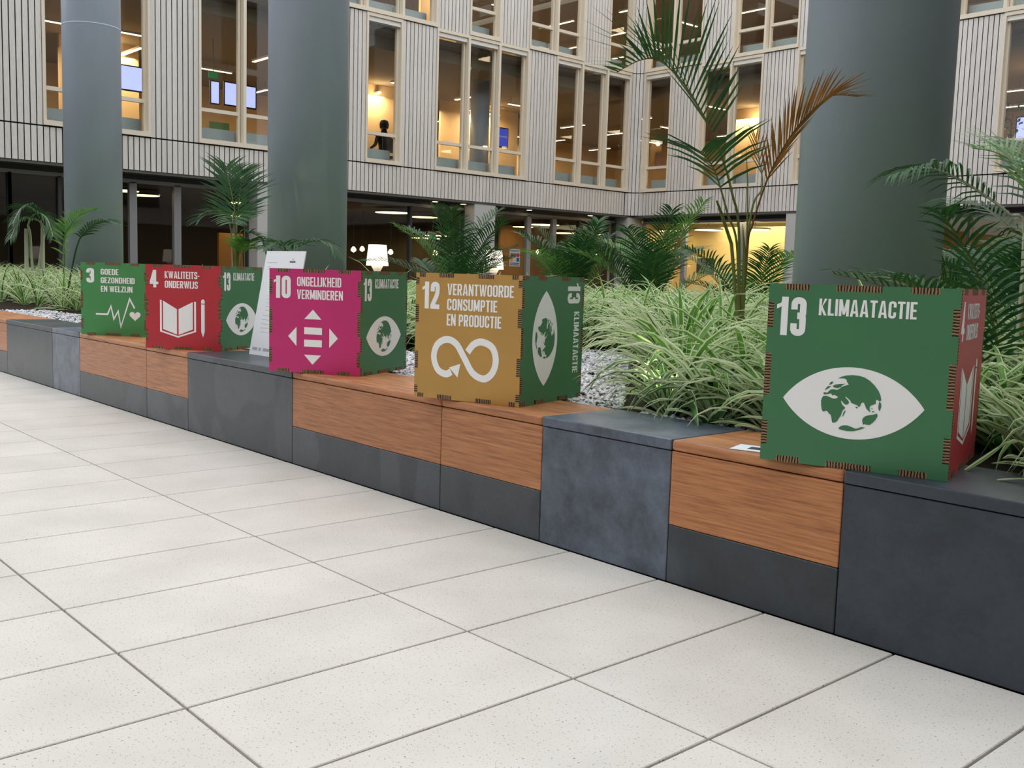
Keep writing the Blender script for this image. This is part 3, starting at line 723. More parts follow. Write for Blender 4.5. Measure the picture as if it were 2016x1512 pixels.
# ---- gravel
gm = MB(); rg = random.Random(3)
ico = [(1, 0, 0), (-1, 0, 0), (0, 1, 0), (0, -1, 0), (0, 0, 1), (0, 0, -1), (.6, .6, .5), (-.6, .6, .5), (-.6, -.6, .5), (.6, -.6, .5)]
icf = [(4, 6, 7), (4, 7, 8), (4, 8, 9), (4, 9, 6), (6, 2, 7), (7, 1, 8), (8, 3, 9), (9, 0, 6), (0, 2, 6), (2, 1, 7), (1, 3, 8), (3, 0, 9), (0, 5, 2), (2, 5, 1), (1, 5, 3), (3, 5, 0)]
def gravel_ok(x, y):
    if y < 2.94: return False
    lim = 3.95 if x < -5.3 else 5.35
    if x > -4.9: lim = min(lim, 5.2 - (x + 4.6) * 1.15)
    if x > -2.6: lim = 3.1
    if x < -9.8: lim = 3.5
    return y < lim
cnt = 0
while cnt < 13000:
    x = rg.uniform(-11.5, -1.9); y = rg.uniform(2.93, 5.6)
    if not gravel_ok(x, y): continue
    if x < -6 and rg.random() < 0.5: continue
    r_ = rg.uniform(0.010, 0.019); a = rg.uniform(0, 6.28); sx, sy, sz = r_ * rg.uniform(.8, 1.4), r_ * rg.uniform(.7, 1.1), r_ * rg.uniform(.5, .9)
    ca, sa = math.cos(a), math.sin(a); z = 0.432 + rg.uniform(0, 0.014)
    gm.add([(x + (vx * sx) * ca - (vy * sy) * sa, y + (vx * sx) * sa + (vy * sy) * ca, z + vz_ * sz) for vx, vy, vz_ in ico], icf); cnt += 1
tag(gm.build('gravel', 'gravel_stone'), 'grey white gravel strip between the bench and plants', 'gravel', kind='stuff')

# ---- spider plants
def leaf_geo(q, base, az, Ln, wd, lift, bend, rnd, fold=0.25, mg=0, mc=1, seg=7, xs=(1.0, 0.72)):
    """arching strap leaf with pale margins"""
    d = Vector((math.cos(az), math.sin(az), 0)); sd = Vector((-d.y, d.x, 0)); up = Vector((0, 0, 1))
    p = Vector(base); el = lift; st = Ln / seg; b0 = len(q.v); tw = rnd.uniform(-0.5, 0.5)
    for i in range(seg + 1):
        t = i / seg
        wv = wd * (0.55 + 0.45 * min(1, t * 4)) * (1 - max(0, (t - 0.45) / 0.55) ** 1.6) + 0.0008
        tv = d * math.cos(el) + up * math.sin(el); nv = sd.cross(tv)
        s2 = (sd * math.cos(tw * t) + nv * math.sin(tw * t))
        for x_ in (-1.0, -xs[1], xs[1], 1.0):
            q.v.append(tuple(p + s2 * (wv / 2 * x_) - nv * (wv * fold * (0 if abs(x_) == 1 else -1))))
        p = p + tv * st; el -= bend * (0.4 + 1.2 * t) / seg
    for i in range(seg):
        for j in range(3):
            a = b0 + i * 4 + j
            q.f.append([a, a + 1, a + 5, a + 4]); q.m.append(mg if j != 1 else mc)
LEAFM = ['leaf_cream', 'leaf_green', 'leaf_deep']
def rand_leaf(rnd, size=1.0):
    lift = rnd.uniform(0.75, 1.45); Ln = size * rnd.uniform(0.34, 0.62)
    if rnd.random() < 0.14: return rnd.uniform(0.1, 0.6), size * rnd.uniform(0.25, 0.4), rnd.uniform(0.6, 1.4)
    return lift, Ln, rnd.uniform(1.5, 2.9)
rl = random.Random(5)
leaf_meshes = []
for i in range(14):
    q = MB(); lift, Ln, bd = rand_leaf(rl, 1.0)
    leaf_geo(q, (0, 0, 0), 0, Ln, rl.uniform(0.018, 0.029), lift, bd, rl, mc=1 if i % 3 == 0 else 2, xs=(1.0, 0.80))
    leaf_meshes.append(q.mesh('leaf', LEAFM, smooth=True))
plant_meshes = []
for i in range(9):
    q = MB()
    for k in range(76):
        lift, Ln, bd = rand_leaf(rl, 1.08); a = rl.uniform(0, 6.28); r0 = rl.uniform(0, 0.05)
        leaf_geo(q, (r0 * math.cos(a), r0 * math.sin(a), 0), a + rl.uniform(-.5, .5), Ln, rl.uniform(0.017, 0.028), lift, bd, rl, mc=1 if rl.random() < .75 else 2, seg=6)
    plant_meshes.append(q.mesh('spider_plant', LEAFM, smooth=True))
def inview(p, mx=120):
    v = Vector(p) - CAMP; z = v.dot(RF)
    if z < 0.3: return False
    return -mx < 1008 + F * v.dot(RX) / z < 2016 + mx
CUBES = [((-1.170, 2.594), 16.5), ((-2.838, 2.581), 16.6), ((-4.052, 2.650), 28.6), ((-5.616, 2.692), 34.3)]
def in_cube(x, y, pad=0.03):
    for (fx_, fy_), a_ in CUBES:
        a_ = math.radians(a_); dx, dy = x - fx_, y - fy_
        u_ = dx * math.cos(a_) + dy * math.sin(a_); v_ = -dx * math.sin(a_) + dy * math.cos(a_)
        if -0.505 - pad < u_ < pad and -pad < v_ < 0.505 + pad: return True
    return False
spots = []
gy_ = 3.0
row = 0
while gy_ < 8.4:
    gx_ = -20 + (row % 2) * 0.16
    while gx_ < 0.9:
        x, y = gx_ + rl.uniform(-.1, .1), gy_ + rl.uniform(-.1, .1)
        gx_ += 0.27
        if not inview((x, y, 0.8)): continue
        if gravel_ok(x - 0.0, y - 0.22) or y < 3.04 or in_cube(x, y, 0.08): continue
        if gravel_ok(x - 0.15, y - 0.1) and x < -2.7: continue
        if any((x - c) ** 2 + (y - 5.63) ** 2 < 0.88 ** 2 for c in (-16.12, -9.67, -3.135)): continue
        spots.append((x, y))
    gy_ += 0.26; row += 1
leaf_reach = [max(v_.co.x for v_ in me_.vertices) for me_ in leaf_meshes]
spots += [(-1.00, 3.03), (-0.82, 3.06), (-0.66, 3.02), (-0.93, 3.2), (-1.12, 3.14), (-0.5, 3.05), (-2.25, 3.04), (-1.98, 3.05), (-1.88, 3.12)]
spots.sort(key=lambda p: p[0] ** 2 + p[1] ** 2)
far = MB(); nplants = 0
for i, (x, y) in enumerate(spots):
    d = math.hypot(x, y)
    near = x > -3.0 and y < 4.0 and i < 36
    if near:
        root = empty('spider_plant', (x, y, 0.425)); tag(root, *(('variegated spider plant crowding the red side of the eye cube', 'plant', 'spider plants at the red side of the eye cube') if x > -1.35 else ('variegated spider plant at the bench edge between the eye cube and gravel', 'plant', 'spider plants next to the bench edge')))
        for k in range(64):
            li = rl.randrange(14); s_ = rl.uniform(0.85, 1.2)
            for tr_ in range(14):
                az = rl.uniform(0, 6.28); rc = leaf_reach[li] * s_
                if y + math.sin(az) * rc > 2.76 - 0.1 * (x > -1.1) and not (x + math.cos(az) * rc < -2.95 and y < 3.6) and not any(in_cube(x + math.cos(az + e_) * rc * t_, y + math.sin(az + e_) * rc * t_) for t_ in (0, .3, .5, .7, .85, 1.05) for e_ in (-.12, 0, .12)): break
            else: continue
            o = link('leaf', leaf_meshes[li], root, (rl.uniform(-.03, .03), rl.uniform(-.03, .03), 0))
            o.rotation_euler = (rl.uniform(-.08, .08), rl.uniform(-.12, .12), az); o.scale = (s_, s_, s_)
        nplants += 1
    elif nplants < 300:
        o = link('spider_plant', plant_meshes[rl.randrange(9)], None, (x, y, 0.425)); s_ = rl.uniform(0.82, 1.22)
        o.rotation_euler = (0, 0, rl.uniform(0, 6.28)); o.scale = (s_, s_, s_ * rl.uniform(.9, 1.1))
        tag(o, 'green and cream striped spider plant in the dense planter bed', 'plant', 'spider plants filling the planter bed'); nplants += 1
    else:
        for k in range(16):
            lift, Ln, bd = rand_leaf(rl, 1.12); a = rl.uniform(0, 6.28)
            leaf_geo(far, (x, y, 0.43), a, Ln, rl.uniform(0.018, 0.026), lift, bd, rl, seg=4, mc=1 if rl.random() < .75 else 2)
tag(far.build('spider_plant_mass', LEAFM, smooth=True), 'dense far spread of variegated spider plants around the columns', 'plants', kind='stuff')
# loose leaves on the slate beside the big cube
q = MB(); leaf_geo(q, (0, 0, 0), 0, 0.16, 0.020, 0.55, -0.1, rl, 0.2)
lv = link('loose_leaf', q.mesh('loose_leaf', LEAFM), None, G(1901, 925, 0.468)); lv.rotation_euler = (0, 0, math.radians(60)); tag(lv, 'pale dry strap leaf propped against the red side of the eye cube', 'leaf')
q = MB(); leaf_geo(q, (0, 0, 0), 0, 0.12, 0.018, 0.25, 0.7, rl, 0.2)
lv = link('loose_leaf', q.mesh('loose_leaf', LEAFM), None, G(1963, 944, 0.468)); lv.rotation_euler = (0, 0, math.radians(20)); tag(lv, 'curled pale leaf lying on the bare slate cap', 'leaf')

# ---- palms
def frond(root, pts, ll, n, mats, wid=0.022, v=0.5, droop=0.5, start=0.3, rr=0.007, rnd=random, name='frond', sides=(1, -1), fwd=0.75):
    """feather frond along 3-D points: rachis and paired leaflets"""
    c = [Vector(p) for p in pts]; P = []
    for i in range(len(c) - 1):
        p0, p1, p2, p3 = [c[min(max(i + j, 0), len(c) - 1)] for j in (-1, 0, 1, 2)]
        for k in range(8):
            t = k / 8.0
            P.append(0.5 * ((2 * p1) + (p2 - p0) * t + (2 * p0 - 5 * p1 + 4 * p2 - p3) * t * t + (3 * p1 - p0 - 3 * p2 + p3) * t ** 3))
    P.append(c[-1]); m_ = len(P) - 1
    q = MB(); q.tube(P, [rr * (1 - 0.75 * i / m_) for i in range(m_ + 1)], 5, 1)
    for i in range(n):
        t = start + (1 - start) * (i + 0.5) / n; f_ = t * m_; k = min(int(f_), m_ - 1)
        p = P[k].lerp(P[k + 1], f_ - k); tg = (P[k + 1] - P[k]).normalized()
        sd = tg.cross(Vector((0, 0, 1)));
        if sd.length < 1e-3: sd = Vector((1, 0, 0))
        sd.normalize(); up = sd.cross(tg)
        s = (t - start) / (1 - start); le = ll * (0.55 + 0.9 * s if s < 0.35 else 0.865 * (1 - 0.65 * ((s - 0.35) / 0.65) ** 1.5)) * rnd.uniform(0.88, 1.1)
        for sg in sides:
            d = (sd * sg * rnd.uniform(.85, 1.1) + tg * fwd * (0.8 + 0.6 * s) + up * v * rnd.uniform(.7, 1.2)).normalized()
            b = len(q.v); pp = p.copy(); wn = d.cross(up).normalized()
            for j in range(4):
                wv = wid * (0.5, 1.0, 0.75, 0.06)[j]
                q.v += [tuple(pp + wn * wv / 2), tuple(pp - wn * wv / 2)]
                pp = pp + d * (le / 3); d = (d + Vector((0, 0, -droop * 0.55))).normalized()
            for j in range(3): q.f.append([b + 2 * j, b + 2 * j + 1, b + 2 * j + 3, b + 2 * j + 2]); q.m.append(0)
    return q.build(name, mats, root)
def arc(base, az, el, Ln, bend, n=5):
    p = Vector(base); out = [p.copy()]; e = el
    for i in range(n):
        p = p + Vector((math.cos(az) * math.cos(e), math.sin(az) * math.cos(e), math.sin(e))) * (Ln / n); out.append(p.copy()); e -= bend * (0.5 + 1.0 * i / n) / n
    return out
def palm(base, lab, nf, Ln, ll, rnd, mats=('palm_green', 'palm_stem'), el=(0.7, 1.4), bend=(0.8, 1.7), stems=3, wid=0.028, extra=None, light=0.3, n=24, canes=0):
    root = empty('palm', base); tag(root, lab, 'palm', 'palms rising from the planter bed')
    for i in range(stems):
        a = rnd.uniform(0, 6.28); MB().tube([Vector(base), Vector(base) + Vector((0.05 * math.cos(a), 0.05 * math.sin(a), 0.35))], [0.018, 0.012], 7).build('stem', 'palm_stem', root)
    for i in range(nf):
        az = 6.28 * (i + rnd.uniform(-.35, .35)) / nf; lm = rnd.uniform(.75, 1.1)
        mt = ['palm_light', mats[1]] if rnd.random() < light else list(mats)
        frond(root, arc(base, az, rnd.uniform(*el), Ln * lm, rnd.uniform(*bend)), ll, n, mt, wid, rnd=rnd)
    return root
rp = random.Random(21)
BZ = 0.43
def ground(x, dist):
    p = at(x, 550, dist); return Vector((p.x, p.y, BZ))
# tall palm: canes and fronds placed one by one
b1 = ground(1466, 5.0)
r1 = empty('palm', b1); tag(r1, 'tall palm with one raised green frond and one dead brown frond', 'palm', 'palms rising from the planter bed')
def cam_pts(px, dist, ddist=0.0): return [at(x, y, dist + ddist * i / max(1, len(px) - 1)) for i, (x, y) in enumerate(px)]
f1 = [b1] + cam_pts([(1455, 470), (1441, 380), (1415, 290), (1385, 228), (1346, 165), (1300, 120), (1262, 118), (1215, 142)], 5.0, -0.5)
frond(r1, f1, 0.50, 32, ['palm_green', 'palm_stem'], 0.0135, v=0.75, droop=0.05, start=0.42, rr=0.0075, rnd=rp, sides=(1, -1), fwd=1.0)
f2 = [b1] + cam_pts([(1452, 500), (1432, 420), (1412, 350), (1395, 315), (1380, 298)], 4.9, -0.25)
frond(r1, f2, 0.46, 12, ['palm_green', 'palm_stem'], 0.0135, v=0.35, droop=0.28, start=0.52, rr=0.0075, rnd=rp, fwd=0.55)
f3 = [b1] + cam_pts([(1470, 500), (1482, 440), (1510, 355), (1545, 286), (1585, 232), (1634, 190), (1690, 190)], 5.0, -0.6)
frond(r1, f3, 0.30, 30, ['palm_brown', 'palm_brown'], 0.011, v=0.5, droop=0.12, start=0.42, rr=0.0065, rnd=rp, fwd=2.4)
f4 = [b1] + cam_pts([(1476, 440), (1500, 370), (1496, 320), (1488, 270)], 5.05, 0.1)
frond(r1, f4, 0.20, 6, ['palm_brown', 'palm_stem'], 0.009, v=0.2, droop=0.1, start=0.6, rr=0.007, rnd=rp, fwd=2.2)
MB().tube([b1, at(1471, 480, 5.0), at(1472, 360, 5.0), at(1469, 290, 5.0)], [0.007, 0.006, 0.004, 0.001], 6).build('spear_leaf', 'palm_stem', r1)
MB().tube([b1 + Vector((0.03, 0, 0)), at(1440, 480, 5.0), at(1420, 420, 4.95), at(1411, 395, 4.9)], [0.010, 0.009, 0.008, 0.005], 6).build('stem', 'palm_stem', r1)
MB().tube([b1, at(1466, 500, 5.0), at(1462, 440, 5.0)], [0.013, 0.008, 0.001], 7).build('stem', 'palm_stem', r1)
# right palm with a pale tipped frond over the column
b2 = ground(2010, 4.3)
r2 = empty('palm', b2); tag(r2, 'palm at the side of the eye cube, pale tipped frond crossing the column', 'palm', 'palms rising from the planter bed')
frond(r2, [b2] + cam_pts([(2016, 470), (1985, 420), (1930, 378), (1880, 348), (1838, 332), (1800, 333), (1757, 345)], 4.4, -0.3), 0.36, 24, ['palm_green', 'cane_pale'], 0.013, v=0.2, droop=0.75, start=0.35, rr=0.008, rnd=rp)
frond(r2, [b2] + cam_pts([(2040, 460), (2030, 390), (2005, 330), (1960, 300), (1915, 292)], 4.6, 0.2), 0.34, 24, ['palm_light', 'palm_stem'], 0.014, v=0.4, droop=0.3, start=0.4, rnd=rp)
frond(r2, [b2] + cam_pts([(2020, 500), (1990, 450), (1940, 410), (1890, 400), (1855, 412)], 4.8, 0.3), 0.32, 26, ['palm_green', 'palm_stem'], 0.014, v=0.2, droop=0.7, start=0.3, rnd=rp)
frond(r2, [b2] + cam_pts([(2040, 450), (2050, 350), (2020, 290), (1970, 280)], 4.9, 0.5), 0.34, 24, ['palm_green', 'palm_stem'], 0.014, v=0.3, droop=0.5, start=0.3, rnd=rp)
for i in range(7): frond(r2, arc(b2, rp.uniform(0, 6.28), rp.uniform(.8, 1.3), 0.95, rp.uniform(.8, 1.6)), 0.3, 22, ['palm_green', 'palm_stem'], 0.014, rnd=rp)
palm(ground(1990, 7.9), 'bushy dark palm standing behind the eye cube and its column', 24, 1.4, 0.40, rp, light=0.15, wid=0.016, n=30)
palm(ground(1925, 9.2), 'low dark palm tucked against the column near the eye cube', 20, 1.25, 0.34, rp, light=0.1, wid=0.016, n=28)
b3 = ground(464, 10.6); r3 = empty('palm', b3); tag(r3, 'upright palm before the glass doors near the leaning notice', 'palm', 'palms rising from the planter bed')
for px, dd, mt, l_ in (([(466, 470), (462, 416), (452, 362), (446, 328)], 0.2, 'palm_green', .55), ([(465, 480), (468, 420), (474, 370), (480, 335)], 0.4, 'palm_green', .5), ([(470, 470), (490, 458), (512, 468), (524, 490)], -0.1, 'palm_green', .36),
        ([(455, 455), (430, 424), (408, 422), (392, 434)], -0.1, 'palm_green', .36), ([(463, 450), (461, 424), (459, 420), (457, 440)], -0.9, 'palm_green', .5), ([(470, 500), (480, 480), (492, 474)], -0.2, 'palm_light', .34), ([(476, 505), (492, 490), (508, 490)], -0.2, 'palm_light', .34)):
    frond(r3, [b3] + cam_pts(px, 10.6, dd), l_, 22, [mt, 'palm_stem'], 0.02, v=0.3, droop=0.3, start=0.35, rr=0.009, rnd=rp)
MB().tube([b3, at(465, 470, 10.6)], [0.03, 0.018], 7).build('stem', 'palm_stem', r3)
# bent palms at the far end
b4 = ground(66, 15.5); r4 = empty('palm', b4); tag(r4, 'arching palm with pale canes beyond the far end of the bench', 'palm', 'palms rising from the planter bed')
for px, ms in (([(84, 470), (83, 450), (76, 425), (60, 408), (42, 410), (25, 440)], 'palm_green'), ([(86, 470), (82, 440), (64, 430), (40, 432), (20, 470)], 'palm_green'), ([(60, 470), (56, 440), (72, 420), (92, 430), (104, 465)], 'palm_green')):
    frond(r4, [b4] + cam_pts(px, 15.5, -0.3), 0.42, 22, [ms, 'cane_pale'], 0.024, v=0.1, droop=0.6, start=0.45, rr=0.02, rnd=rp)
for px in (52, 84): MB().tube([ground(px, 15.5), at(px, 450, 15.5)], [0.03, 0.025], 7).build('stem', 'cane_pale', r4)
b5 = ground(126, 12.5); r5 = empty('palm', b5); tag(r5, 'palm with a bright arching frond in front of the ring seamed column', 'palm', 'palms rising from the planter bed')
frond(r5, [b5] + cam_pts([(126, 480), (138, 445), (160, 422), (190, 412)], 12.5, -0.2), 0.32, 24, ['palm_light', 'palm_light'], 0.022, v=0.3, droop=0.35, start=0.15, rr=0.012, rnd=rp)
frond(r5, [b5] + cam_pts([(150, 490), (170, 455), (200, 435), (236, 440)], 12.3, -0.3), 0.32, 22, ['palm_green', 'palm_green'], 0.02, v=0.1, droop=0.45, start=0.35, rr=0.012, rnd=rp)
b6 = ground(570, 8.2); r6 = empty('palm', b6); tag(r6, 'low arching palm frond behind the paper notice, before its column', 'palm', 'palms rising from the planter bed')
frond(r6, [b6] + cam_pts([(572, 500), (590, 484), (620, 474), (650, 482), (662, 505)], 8.2, -0.2), 0.26, 24, ['palm_green', 'palm_green'], 0.014, v=0.15, droop=0.5, start=0.2, rnd=rp)
frond(r6, [b6] + cam_pts([(562, 500), (552, 484), (538, 478), (520, 488)], 8.2, -0.2), 0.26, 20, ['palm_green', 'palm_green'], 0.014, v=0.15, droop=0.5, start=0.2, rnd=rp)
palm(ground(898, 11.8), 'wide palm behind the ochre cube between the two table lamps', 13, 1.35, 0.42, rp, light=0.2, wid=0.018, n=30, el=(0.8, 1.5), bend=(0.5, 1.6))
palm(ground(1128, 12.0), 'fresh green palm behind the turned eye side of the ochre cube', 13, 1.35, 0.42, rp, light=0.55, wid=0.019, n=30, el=(0.9, 1.5), bend=(0.5, 1.6))
palm(ground(1278, 11.0), 'dark bushy palm near the inner corner of the facades', 15, 1.42, 0.42, rp, light=0.2, wid=0.018, n=30, el=(0.9, 1.5), bend=(0.5, 1.6))
palm(ground(1488, 9.2), 'spreading palm before the bright lobby window', 13, 1.1, 0.34, rp, light=0.15, wid=0.016, n=28, el=(0.6, 1.3))

# ---- table lamps on small tables beyond the bed
for px, dist, zt, zb, wb, lab in ((743, 16.0, 1.381, 1.058, 0.175, 'glowing white table lamp behind the magenta cube'), (973, 19.0, 1.425, 1.075, 0.185, 'glowing white table lamp behind the ochre cube')):
    p = at(px, 500, dist)
    r_ = empty('table_lamp', (p.x, p.y, 0.74)); tag(r_, lab, 'lamp', 'lit table lamps beyond the planter')
    MB().lathe([(wb, zb), (wb * 0.80, zt), (wb * 0.79, zt), (wb * 0.99, zb + 0.003)], p.x, p.y, 28, cap=False).build('lamp_shade', 'shade_glow', r_, smooth=True)
    MB().lathe([(0.10, 0.74), (0.09, 0.76), (0.035, 0.82), (0.04, 0.95), (0.11, zb + 0.03)], p.x, p.y, 20).build('lamp_base', 'white_plastic', r_, smooth=True)
    MB().lathe([(0.0, zb + 0.08), (0.04, zb + 0.11), (0.045, zb + 0.16), (0.0, zb + 0.20)], p.x, p.y, 12, cap=False).build('bulb', 'bulb_glow', r_, smooth=True)
    t_ = empty('side_table', (p.x, p.y, 0)); tag(t_, 'small round table under the lamp ' + ('behind the magenta cube' if px < 800 else 'behind the ochre cube'), 'table', 'lamp tables beyond the planter')
    MB().lathe([(0.30, 0.71), (0.30, 0.74)], p.x, p.y, 28).build('table_top', 'white_plastic', t_)
    MB().lathe([(0.22, 0.0), (0.20, 0.02), (0.03, 0.04), (0.03, 0.71)], p.x, p.y, 20).build('pedestal', 'dark_frame', t_)

# ---- planter uplights
for p, lab in ((G(1290, 803, 0.45), 'small lit garden spotlight under the leaves by the mottled slate block'), (Vector((-9.2, 4.6, 0.45)), 'small lit garden spotlight near the ring seamed column')):
    r_ = empty('garden_spotlight', (p.x, p.y, 0.43)); tag(r_, lab, 'spotlight', 'garden spotlights in the planter')
    MB().lathe([(0.045, 0.43), (0.045, 0.475), (0.040, 0.475), (0.040, 0.468)], p.x, p.y, 16, cap=False).build('housing', 'black_plastic', r_)
    MB().lathe([(0.040, 0.466), (0.0, 0.4665)], p.x, p.y, 16, cap=False).build('lens', 'spot_glow', r_)
    ld = bpy.data.lights.new('spot', 'SPOT'); ld.energy = 7; ld.color = (1, 0.93, 0.65); ld.spot_size = 1.9; ld.spot_blend = 0.8; ld.shadow_soft_size = 0.03
    lo = bpy.data.objects.new('spot', ld); COL.objects.link(lo); lo.parent = r_; lo.location = (0, 0, 0.06); lo.rotation_euler = (math.pi, 0, 0)

# ================================================================== INSIDE THE BUILDING
def strip(x, y, z, ln, along, lab, grp):
    r_ = empty('linear_light', (x, y, z)); tag(r_, lab, 'ceiling light', grp)
    hx, hy = (ln / 2, 0.05) if along == 'x' else (0.05, ln / 2)
    MB().box(x - hx, y - hy, z, x + hx, y + hy, z + 0.05).build('housing', 'white_plastic', r_)
    for e in (-.4, .4): MB().tube([(x + hx * e * 2 * (along == 'x'), y + hy * e * 2 * (along == 'y'), z + .05), (x + hx * e * 2 * (along == 'x'), y + hy * e * 2 * (along == 'y'), z + 0.27)], 0.004, 4).build('cable', 'black_plastic', r_)
    MB().box(x - hx + .01, y - hy + .01, z - 0.012, x + hx - .01, y + hy - .01, z).build('diffuser', 'strip_glow', r_)
for tagn, zc, ys_, xs_ in (('lower', 6.45, (4.5, 7.3, 9.9, 12.5, 15.0, 17.4, 19.8, 22.2), (-24.2, -26.6, -29.2)), ('upper', 10.05, (13.5, 15.8, 18.2, 20.6, 22.8), (-24.2, -26.6, -29.2))):
    for i, yy in enumerate(ys_):
        for j, xx in enumerate(xs_):
            al = 'y' if (i + j) % 3 else 'x'
            strip(xx + rp.uniform(-.4, .4), yy + rp.uniform(-.4, .4), zc - 0.1, 1.3, al, 'warm linear ceiling light in the %s office of the facade above the lounge' % tagn, '%s office lights above the lounge' % tagn)
        arealight('office_lamp_%s' % tagn, (-26.4, yy, zc - 0.15), 1.2, 60, WARM)
for tagn, zc in (('lower', 6.45), ('upper', 10.05)):
    for i, xx in enumerate((-29.5, -26.6, -23.4, -20.2, -17.6, -15.2, -12.6, -10, -7.4)):
        for j, yy in enumerate((26.0, 28.4, 31.0)):
            strip(xx + rp.uniform(-.4, .4), yy + rp.uniform(-.4, .4), zc - 0.1, 1.2, 'x' if (i + j) % 3 else 'y', 'warm linear ceiling light in the %s office of the facade above the lit lobby' % tagn, '%s office lights above the lobby' % tagn)
        arealight('wing_lamp_%s' % tagn, (xx, 28, zc - 0.15), 1.2, 60, WARM)
# wall washers near partitions
for (x, y, z) in ((-26.6, 9.6, 6.2), (-26.0, 17.6, 6.2), (-26.5, 22.4, 6.2), (-25.6, 16.1, 9.8), (-26.1, 20.3, 9.8), (-15.8, 28.2, 9.8), (-19.7, 27.7, 6.2), (-10.3, 27.3, 6.2)):
    ld = bpy.data.lights.new('wall_washer', 'POINT'); ld.energy = 16; ld.color = (1, 0.72, 0.42); ld.shadow_soft_size = 0.08
    lo = bpy.data.objects.new('wall_washer', ld); COL.objects.link(lo); lo.location = (x, y, z)
def disc(x, y, z, r, lab, grp, top=2.755):
    r_ = empty('disc_light', (x, y, z)); tag(r_, lab, 'ceiling light', grp)
    MB().lathe([(r, z), (r, z + 0.05)], x, y, 28).build('housing', 'dark_frame', r_)
    MB().tube([(x, y, z + .05), (x, y, top)], 0.01, 6).build('rod', 'dark_frame', r_)
    MB().lathe([(r * .96, z - 0.01), (r * .96, z)], x, y, 28).build('diffuser', 'disc_glow', r_)
for px, py, X, r_ in ((240, 360, -23.3, .38), (284, 361, -24.3, .36), (773, 405, -23.6, .50), (835, 421, -24.5, .42), (840, 469, -29, .55), (862, 464, -30, .5), (472, 388, -24.4, .3), (470, 425, -26, .3), (1030, 431, -25.6, .36), (1072, 434, -23.8, .50), (1040, 459, -28, .5), (1105, 458, -27.5, .5), (1165, 457, -27, .5)):
    p = PX(px, py, X); disc(p.x, p.y, min(2.62, max(1.9, p.z)), r_, 'glowing round disc light hanging in the dark ground floor lounge', 'disc lights in the lounge')
for px, py in ((1322, 455), (1395, 453), (1487, 452)):
    p = PY(px, py, 25.75); disc(p.x, p.y, min(2.7, p.z), 0.45, 'large bright round ceiling light in the lit lobby', 'disc lights in the lobby', 2.795)
for px, py, X in ((696, 492, -25), (713, 491, -26), (769, 497, -25), (857, 499, -24), (1060, 497, -22.9), (1172, 499, -22.6)):
    p = PX(px, py, X); r_ = empty('pendant_bulb', p); tag(r_, 'small glowing pendant bulb inside the dark lounge', 'lamp', 'pendant bulbs in the lounge')
    MB().lathe([(0.0, p.z - .07), (0.07, p.z - .03), (0.075, p.z + .02), (0.03, p.z + .09)], p.x, p.y, 14, cap=False).build('bulb', 'bulb_glow', r_, smooth=True)
    MB().tube([(p.x, p.y, p.z + 0.08), (p.x, p.y, 2.76)], 0.006, 5).build('cord', 'black_plastic', r_)
arealight('lobby_lamp', (-18.4, 25.6, 2.7), 3.0, 110, (1, 0.80, 0.46))
arealight('hall_lamp', (-9, 27.5, 2.7), 3.5, 110, (1, 0.80, 0.46))
arealight('lounge_fill', (-25.5, 20.3, 2.65), 1.5, 45, WARM)  # unseen fill lights added to brighten the lounge behind the glazing
arealight('lounge_fill.002', (-25.5, 15, 2.65), 1.5, 14, WARM)
arealight('lounge_fill.001', (-24.8, 9.5, 2.65), 1.5, 30, WARM)
# convector covers behind the office windows
def conv(wall, k, z):
    P = yk if wall is left else xk
    a, b = P(k) + 0.04, P(k + 1) - 0.04
    if wall is left: o = MB().box(XL - 0.62, a, z - 0.19, XL - 0.42, b, z + 0.40).build('convector_cover', 'convector')
    else: o = MB().box(a, YR + 0.42, z - 0.19, b, YR + 0.62, z + 0.40).build('convector_cover', 'convector')
    tag(o, 'pale grey convector cover standing inside an office window above the %s' % ('lounge' if wall is left else 'lobby'), 'radiator', 'convector covers above the %s' % ('lounge' if wall is left else 'lobby'))
for st, z in ((1, Z1), (2, Z2)):
    for wall, runs in ((left, L_RUN[st]), (right, R_RUN[st])):
        for a_, b_ in runs:
            for k in range(a_, b_ + 1): conv(wall, k, z)
# screens
def screen(px0, py0, px1, py1, X, lab, wall='l', mat='screen_glow'):
    pf = PX if wall == 'l' else PY
    a, b = pf(px0, py0, X), pf(px1, py1, X)
    r_ = empty('wall_screen', ((a.x + b.x) / 2, (a.y + b.y) / 2, min(a.z, b.z))); tag(r_, lab, 'screen', 'glowing screens in the offices')
    z0, z1 = min(a.z, b.z), max(a.z, b.z)
    if wall == 'l':
        y0, y1 = sorted((a.y, b.y)); MB().box(X - 0.06, y0 - .03, z0 - .03, X - 0.005, y1 + .03, z1 + .03).build('bezel', 'black_plastic', r_); MB().box(X - 0.005, y0, z0, X, y1, z1).build('display', mat, r_)
    else:
        x0, x1 = sorted((a.x, b.x)); MB().box(x0 - .03, X + 0.005, z0 - .03, x1 + .03, X + 0.06, z1 + .03).build('bezel', 'black_plastic', r_); MB().box(x0, X, z0, x1, X + 0.005, z1).build('display', mat, r_)
screen(218, 125, 281, 180, -23.2, 'large pale blue wall screen beside the ring seamed column')
screen(416, 160, 431, 204, -24.5, 'narrow pale screen below the green exit sign')
screen(443, 162, 466, 208, -24.0, 'pale blue screen beside the window mullion near the exit sign')
screen(485, 170, 503, 213, -23.8, 'pale lilac screen in the light next to the mullion')
screen(983, 252, 999, 290, -23.5, 'dark blue patterned screen behind the triple window', mat='screen_dark_glow')
screen(2003, 232, 2040, 272, 26.0, 'bright blue screen behind the potted plant', 'r', 'screen_glow')
